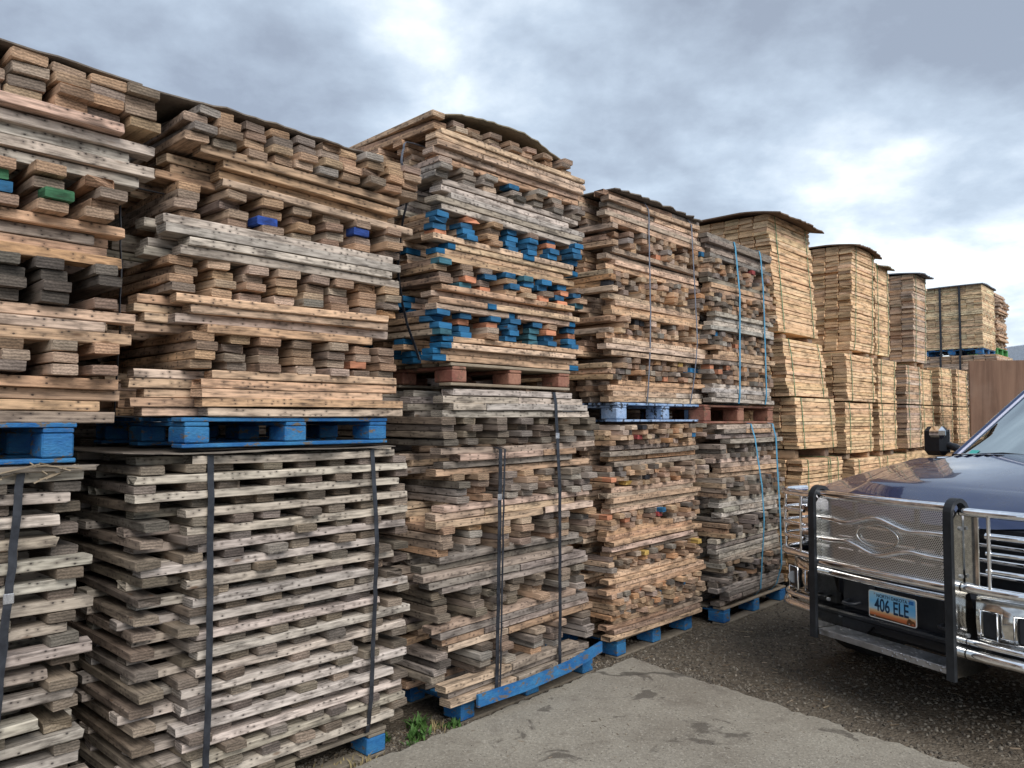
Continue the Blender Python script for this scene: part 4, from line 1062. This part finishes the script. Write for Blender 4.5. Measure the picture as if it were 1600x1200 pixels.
# step
g = MB(); g.box((0, .085, .395), (.82, .15, .008), bev=.002)
g.box((0, .008, .382), (.82, .006, .034), bev=.002)
fix_normals(g.build('step_plate', M['tread'], TR))
# licence plate
plr = MB()
def rrect(w_, h_, r, n_=5):
    out = []
    for (cx, cz, a0) in ((w_/2-r, h_/2-r, 0), (-w_/2+r, h_/2-r, PI/2), (-w_/2+r, -h_/2+r, PI), (w_/2-r, -h_/2+r, 1.5*PI)):
        for k in range(n_+1): a = a0+PI/2*k/n_; out.append((cx+r*math.cos(a), cz+r*math.sin(a)))
    return out
PZ = .592; PX = 0.0; PY = .13
plr.prism([(PX+x, PZ+z_) for x, z_ in rrect(.306, .154, .014)], PY, PY+.003, 'y')
plo = fix_normals(plr.build('licence_plate', M['plate_white'], TR))
f_ = rrect(.296, .144, .011); b = MB(); b.add([(PX+x, PY-.0012, PZ+z_) for x, z_ in f_], [list(range(len(f_)))], [[(x/.296+.5, z_/.144+.5) for x, z_ in f_]]); b.build('plate_print', M['plate'], plo)
def text(s_, size, cx, cz, mat, nm, sx=1., ext=.0004, off=0.0):
    cu = bpy.data.curves.new(nm, 'FONT'); cu.body = s_; cu.size = size; cu.align_x = 'CENTER'; cu.align_y = 'CENTER'; cu.extrude = ext; cu.offset = off
    tmp = bpy.data.objects.new(nm, cu); COL.objects.link(tmp)
    bpy.context.view_layer.update()
    me = bpy.data.meshes.new_from_object(tmp.evaluated_get(bpy.context.evaluated_depsgraph_get()))
    bpy.data.objects.remove(tmp); me.materials.clear(); me.materials.append(M[mat])
    o = bpy.data.objects.new(nm, me); COL.objects.link(o); o.parent = plo
    o.location = (cx, PY-.0024, cz); o.rotation_euler = (PI/2, 0, 0); o.scale = (sx, 1, 1); return o
text('406 ELE', .102, PX-.002, PZ-.001, 'platetext', 'plate_number', .66, off=.0016)
text('NORTH DAKOTA', .026, PX, PZ+.053, 'platetext', 'state_name', .95, off=.0003)
b = MB(); b.box((PX+.123, PY-.002, PZ+.054), (.030, .0012, .020)); b.build('sticker', M['sticker'], plo)
bis = [(-.026, -.014), (-.022, .000), (-.014, .012), (-.004, .013), (.006, .006), (.020, .004), (.026, -.003), (.026, -.018), (.021, -.018), (.020, -.009), (.008, -.009), (.004, -.018), (-.002, -.018), (-.006, -.010), (-.012, -.012), (-.016, -.020), (-.022, -.020)]
b = MB(); b.prism([(PX+.118+x, PZ-.048+z_) for x, z_ in bis], PY-.0022, PY-.0013, 'y'); fix_normals(b.build('bison_print', M['bison'], plo))
b = MB(); b.prism([(PX-.145, PZ-.071), (PX+.1, PZ-.071), (PX+.08, PZ-.066), (PX-.02, PZ-.063), (PX-.145, PZ-.060)], PY-.0019, PY-.0013, 'y'); fix_normals(b.build('horizon_print', M['bison'], plo))
for x in (-.11, .11):
    for z_ in (.062, -.062):
        b = MB(); b.tube([(PX+x, PY-.005, PZ+z_), (PX+x, PY, PZ+z_)], .004, 8); b.build('screw', M['steel'], plo)

# ---- cowl, windshield, cab
g = MB(); g.grid(lambda a, b: ((a-.5)*1.56, 1.60-.06*abs(a-.5)*2+b*.20, 1.352-.018*(abs(a-.5)*2)**2+.035*b-.02*math.sin(b*PI)), 30, 6)
cw = g.build('cowl', M['plastic'], TR)
for sd in (-1, 1):
    b = MB()
    for k in range(7): b.box((sd*(.28+.065*k), 1.575-.012*k, hood_z(.28+.065*k, 1.56)+.003), (.045, .05, .006), rz=sd*.5, bev=.002)
    b.build('hood_vents', M['plastic'], hood)
def ws(a, b):
    x = (a-.5)*2; hw = .765-.135*b; yb = 1.80-.10*(1-x*x)+.03*x*x
    return (x*hw, yb+(.80-.02*(1-x*x))*b, 1.372+.56*b+.015*(1-x*x)*math.sin(b*PI))
g = MB(); g.grid(ws, 24, 12); wso = g.build('windshield', M['glass'], TR)
b = MB(); b.grid(lambda a, c: tuple(Vector(ws(.055+.05*a, .045+.045*c))+Vector((0, -.003, .004))), 3, 2); b.build('inspection_label', M['teal'], wso)
for sd in (-1, 1):
    e = 0 if sd < 0 else 1
    pts = [Vector(ws(e, k/8))+Vector((sd*.018, .015, .0)) for k in range(9)]
    g = MB(); g.tube([tuple(q) for q in pts], .030, 8); g.build('windshield_pillar', M['paint'], TR)
    # wiper
    pts = [(sd*.55-.2, 1.70, 1.385), (sd*.40-.2+.05, 1.72, 1.41), (sd*.20-.12, 1.79, 1.45)]
for (x0, x1) in ((-.60, -.05), (.02, .60)):
    g = MB(); g.tube([(x0-.02, 1.665, 1.375), (x0+.06, 1.66, 1.40), ((x0+x1)/2, 1.685, 1.418), (x1, 1.70, 1.405)], [.010, .009, .007, .005], 8)
    g.strip([(x0+.10, 1.715, 1.398), ((x0+x1)/2, 1.70, 1.408), (x1+.04, 1.715, 1.400)], (0, .3, 1), .020, .008)
    fix_normals(g.build('wiper', M['rubber'], TR))
g = MB(); g.grid(lambda a, b: ((a-.5)*1.30*(1-.06*(2*b-1)**2), 2.56+1.75*b, 1.935+.045*math.sin(b*PI)-.05*abs(2*a-1)**3), 20, 14, thick=.03); fix_normals(g.build('roof', M['paint'], TR))
for sd in (-1, 1):
    # side glass, doors, rear pillar
    for nm, y0, y1, y2, y3 in (('front_window', 2.02, 2.98, 2.60, 2.98), ('rear_window', 3.05, 4.10, 3.05, 4.0)):
        g = MB(); g.add([(sd*.93, y0, 1.36), (sd*.93, y1, 1.36), (sd*.70, y3, 1.88), (sd*.70, y2, 1.88)], [[0, 1, 2, 3]]); g.build(nm, M['glass'], TR)
    g = MB(); g.prism([(2.96, 1.34), (3.06, 1.34), (3.06, 1.90), (2.96, 1.90)], sd*.80-.13, sd*.80+.01, 'x'); g.prism([(4.08, 1.34), (4.30, 1.34), (4.26, 1.92), (3.98, 1.92)], sd*.78-.11, sd*.78+.04, 'x')
    fix_normals(g.build('cab_pillar', M['paint'], TR))
    g = MB(); g.tube([(sd*.95, 1.85, 1.345), (sd*.95, 4.25, 1.345)], .022, 8); g.build('belt_trim', M['chrome'], TR)
    for nm, ya, yb in (('front_door', 1.815, 3.02), ('rear_door', 3.03, 4.15)):
        g = MB(); g.prism([(.62*sd+0, 0)] if False else [(sd*.93, .50), (sd*1.0, .55), (sd*1.015, .85), (sd*1.0, 1.15), (sd*.955, 1.34), (sd*.90, 1.34), (sd*.90, .50)], ya, yb, 'y') if False else None
        pr = [(sd*.90, .50), (sd*1.0, .53), (sd*1.018, .85), (sd*1.005, 1.15), (sd*.955, 1.335), (sd*.90, 1.335)]
        vs = [(x, ya, z_) for x, z_ in pr]+[(x, yb, z_) for x, z_ in pr]; n_ = len(pr)
        g = MB(); g.add(vs, [[i, (i+1) % n_, n_+(i+1) % n_, n_+i] for i in range(n_)]+[list(range(n_)), [n_+i for i in range(n_)][::-1]])
        d_ = fix_normals(g.build(nm, M['paint'], TR))
        b = MB(); b.box((sd*1.03, yb-.17, 1.12), (.03, .17, .035), bev=.01); b.build('door_handle', M['chrome'], d_)
    g = MB(); g.box((sd*.97, 3.05, .40), (.14, 2.1, .06), bev=.02); g.build('running_board', M['plastic'], TR)
    # bed side with arch
    pr = [(4.20, .52), (4.62, .52)]+[(5.10-.48*math.cos(PI*k/12), .48+.48*math.sin(PI*k/12)) for k in range(1, 12)]+[(5.58, .52), (6.05, .56), (6.05, 1.36), (4.20, 1.36)]
    g = MB(); g.prism(pr, sd*.94, sd*1.01, 'x'); fix_normals(g.build('bed_side', M['paint'], TR))
    # wheels
    for yy in (1.02, 5.10):
        w_ = MB(); w_.tube([(sd*.74, yy, .42), (sd*.77, yy, .42), (sd*.96, yy, .42), (sd*.99, yy, .42)], [.36, .42, .42, .37], 32)
        wo = w_.build('wheel', M['tyre'], TR)
        r_ = MB(); r_.tube([(sd*.975, yy, .42), (sd*1.0, yy, .42)], [.26, .24], 24)
        for k in range(6):
            a = k*PI/3; r_.box((sd*.992, yy+.13*math.cos(a), .42+.13*math.sin(a)), (.03, .05, .05), bev=.01)
        r_.build('rim', M['alloy'], wo)
    # mirror
    g = MB()
    R_ = Matrix.Rotation(sd*.12, 4, 'Z')
    g.box((sd*1.16, 2.16, 1.478), (.215, .10, .235), rz=sd*.10, bev=.038)
    mo = g.build('door_mirror', M['plastic'], TR)
    b = MB(); b.box((sd*1.125, 2.125, 1.545), (.155, .075, .105), rz=sd*.10, bev=.034); b.build('mirror_cap', M['chrome'], mo)
    b = MB(); b.tube([(sd*.94, 2.16, 1.40), (sd*1.0, 2.16, 1.43), (sd*1.08, 2.165, 1.45)], [.035, .03, .03], 10); b.build('mirror_arm', M['plastic'], mo)
    b = MB(); b.box((sd*1.16, 2.218, 1.478), (.17, .006, .19), rz=sd*.10, bev=.002); b.build('mirror_glass', M['chrome'], mo)
g = MB(); g.box((0, 4.30, 1.62), (1.35, .02, .46), bev=.005); g.build('back_window', M['glass'], TR)
g = MB(); g.box((0, 4.26, .95), (1.86, .06, .85), bev=.02); g.build('cab_back', M['paint'], TR)
g = MB(); g.box((0, 6.04, .96), (1.86, .06, .80), bev=.02); g.build('tailgate', M['paint'], TR)
g = MB(); g.box((0, 5.15, .70), (1.86, 1.78, .06), bev=.02); g.build('bed_floor', M['plastic'], TR)
g = MB(); g.box((0, 3.0, .50), (1.80, 2.5, .08), bev=.02); g.build('cab_floor', M['plastic'], TR)
g = MB(); g.box((0, 1.75, .82), (1.74, .08, .66), bev=.02); g.build('firewall', M['plastic'], TR)
g = MB(); g.grid(lambda a, b: ((a-.5)*1.62, 1.79+.42*b, 1.33-.06*b*b+.012*math.sin(a*20)*b), 16, 6, thick=.12); fix_normals(g.build('dashboard', M['interior'], TR))
for x in (-.42, .42):
    g = MB(); g.box((x, 2.95, .85), (.52, .55, .22), bev=.07); g.box((x, 3.22, 1.20), (.50, .16, .62), bev=.07); g.box((x, 3.22, 1.60), (.26, .11, .18), bev=.05); g.build('seat', M['interior'], TR)
g = MB(); g.tube([(.42+.19*math.cos(2*PI*k/28), 2.34-.07*math.sin(2*PI*k/28), 1.24+.17*math.sin(2*PI*k/28)) for k in range(28)], .014, 8, closed=True); g.box((.42, 2.35, 1.24), (.14, .05, .10), bev=.02); g.build('steering_wheel', M['plastic'], TR)

# ------------------------------------------------------------------ debris, pebbles, chips
rd = random.Random(12)
def scatter(name, count, region, size, mat, kind, colset=None, zoff=0.):
    mb = MB()
    for _ in range(count):
        u, n_, z_ = region(rd)
        s_ = rd.uniform(*size); q = wp(u, n_, z_)
        R = Matrix.Rotation(rd.uniform(0, 6.28), 3, 'Z') @ Matrix.Rotation(rd.gauss(0, .35), 3, 'X')
        if kind == 'pebble':
            pts = [Vector((math.cos(a)*s_*rd.uniform(.7, 1), math.sin(a)*s_*rd.uniform(.5, .9), 0)) for a in (0, 1.05, 2.1, 3.14, 4.2, 5.2)]
            vs = [tuple(R @ p_+q) for p_ in pts]+[tuple(R @ (p_*.6)+q+Vector((0, 0, s_*rd.uniform(.4, .7)))) for p_ in pts]
            fs = [[i, (i+1) % 6, 6+(i+1) % 6, 6+i] for i in range(6)]+[[6, 7, 8, 9, 10, 11]]
        else:
            L, w_ = s_*rd.uniform(1, 2.6), s_*rd.uniform(.12, .4); t_ = s_*.1
            pts = [Vector((sx*L/2, sy*w_/2*(1 if sx > 0 else .5), sz*t_)) for sx in (-1, 1) for sy in (-1, 1) for sz in (0, 1)]
            vs = [tuple(R @ p_+q+Vector((0, 0, .002))) for p_ in pts]
            fs = [(0, 1, 3, 2), (4, 6, 7, 5), (0, 4, 5, 1), (2, 3, 7, 6), (0, 2, 6, 4), (1, 5, 7, 3)]
        c = rd.choice(colset); k = rd.uniform(.7, 1.2); c = (c[0]*k, c[1]*k, c[2]*k, 0.)
        mb.add(vs, fs, [[(rd.random()*9, rd.random()*9)]*len(f) for f in fs], [c]*len(fs))
    o = mb.build(name, mat); return tag(o, kind='stuff')
def reg_dirt(r):
    return (4.45+abs(r.gauss(0, 1.0))*1.6, r.uniform(.3, 3.4), 0.) if r.random() < .75 else (r.uniform(1.8, 4.4), r.uniform(3.05, 3.3), 0.)
def reg_edge(r):
    if r.random() < .6:
        n_ = r.uniform(.6, 3.05); return (4.44-.15*(3.03-n_)+abs(r.gauss(.0, .07))+.02, n_, .0)
    return (r.uniform(1.5, 4.4), 3.04+r.gauss(.03, .02), 0.)
def reg_slab(r): return (r.uniform(1.2, 4.3), r.uniform(.8, 3.0), .035)
stone = [(.13, .112, .09), (.17, .148, .12), (.09, .077, .063), (.21, .185, .15), (.11, .092, .072)]
wd = [(.18, .13, .085), (.24, .19, .13), (.12, .09, .06), (.29, .23, .17)]
scatter('gravel', 8500, reg_dirt, (.004, .016), M['wood'], 'pebble', stone)
scatter('gravel', 1500, reg_edge, (.004, .016), M['wood'], 'pebble', stone)
scatter('gravel', 900, reg_slab, (.0015, .005), M['wood'], 'pebble', stone)
scatter('wood_chips', 1500, reg_dirt, (.006, .028), M['wood'], 'chip', wd)
scatter('wood_chips', 220, reg_slab, (.004, .014), M['wood'], 'chip', wd)

# weeds in the strip between slab and stacks


def weed(label, u, n_, h, count, mat, spread, seed, z=0., w_=.008):
    r = random.Random(seed); mb = MB()
    for _ in range(count):
        a = r.uniform(0, 6.28); L = h*r.uniform(.5, 1.1); ou = Vector((math.cos(a), math.sin(a), 0)); sd = Vector((-ou.y, ou.x, 0)); b0 = Vector((r.gauss(0, spread), r.gauss(0, spread), 0))
        lean_ = r.uniform(.2, .9); vs = []; ww = w_*r.uniform(.6, 1.3)
        for k in range(4):
            f = k/3; q = b0+ou*(L*lean_*f*f)+Vector((0, 0, L*f*(1-.35*f*lean_))); hw = ww*(.5, 1, .75, .05)[k]
            vs += [tuple(q-sd*hw), tuple(q+sd*hw)]
        mb.add(vs, [(0, 1, 3, 2), (2, 3, 5, 4), (4, 5, 7, 6)])
    o = mb.build('weed', mat); o.location = wp(u, n_, z); return tag(o, label=label, cat='weed', group='weeds along the slab edge')
weed('bright green grass tuft at the slab edge left of the blue lifted board', 2.63, 3.13, .06, 60, M['weed'], .025, 41)
weed('leafy weed beside the foot of the bright blue corner block', 2.86, 3.10, .06, 30, M['weed'], .03, 42)
weed('sparse green weed against the slab midway to the faded pallet', 2.72, 3.22, .09, 44, M['weed'], .025, 43)
weed('dry straw clump at the corner of the faded blue pallet', 2.28, 3.08, .05, 60, M['drygrass'], .05, 44, w_=.004)
weed('low dry grass hugging the bottom photo edge', 2.10, 3.05, .05, 60, M['drygrass'], .07, 45, w_=.004)
weed('scrubby green leaves in the grit beneath the slatted bundle corner', 2.56, 3.07, .04, 22, M['weed'], .03, 47)
weed('thin dry stalks leaning on the mixed bundle near its corner block', 2.78, 3.16, .06, 40, M['drygrass'], .03, 48, w_=.003)
weed('tiny green sprig in the grit behind the slab edge', 2.50, 3.22, .05, 24, M['weed'], .015, 46)

# ---- lifted blue board under the strapped bundle of the third column
mb = MB()
def tb(a, b):
    x = (a-.5)*1.12; return (x, (b-.5)*.012, (a-.5)*.06+.018*math.sin(a*6)+0)
vsL = [wp(2.93, 2.985, .150), wp(3.3, 2.965, .150), wp(3.7, 2.965, .165), wp(4.03, 2.98, .205)]
mb.strip([vsL[0], vsL[1], vsL[2], vsL[3]], (0, 0, 1), .065, .018)
o = fix_normals(mb.build('loose_plank', M['blue'])); tag(o, label='long chipped blue plank standing on edge along the bottom of the strapped dark bundle', cat='plank')
# splintered plank and paper under the left pallets
rg = random.Random(4)
vs, fs, uvs, cs = board_geo(rg, .9, .05, .02, (.20, .17, .14), 0., (None, None), 1, skew=6)
mb = MB(); mb.add(vs, fs, uvs, cs)
for k in range(18):
    vs, fs, uvs, cs = board_geo(rg, rg.uniform(.06, .16), .004, .004, (.30, .24, .17), 0., (None, None), 0)
    mb.add(xf(vs, Matrix.Translation((rg.uniform(0, .36), rg.uniform(-.03, .0), rg.uniform(-.03, .01))) @ Matrix.Rotation(rg.gauss(0, .25), 4, 'Z') @ Matrix.Rotation(rg.gauss(0, .25), 4, 'Y')), fs, uvs, cs)
o = mb.build('splintered_board', M['wood']); o.location = wp(.58, 3.03, 1.478); o.rotation_euler = (0, 0, RZ)
tag(o, label='rotten splintered grey board squeezed under the blue pallet at the left photo edge', cat='board')
cover('crumpled dark sheet sticking out under the bright blue pallet of the second column', 1.12, 2.40, 3.04, 4.1, 1.525, 'grey_cover', arch=-.008, seed=9, thick=.004, rag=.03, group='dark sheets between bundles')
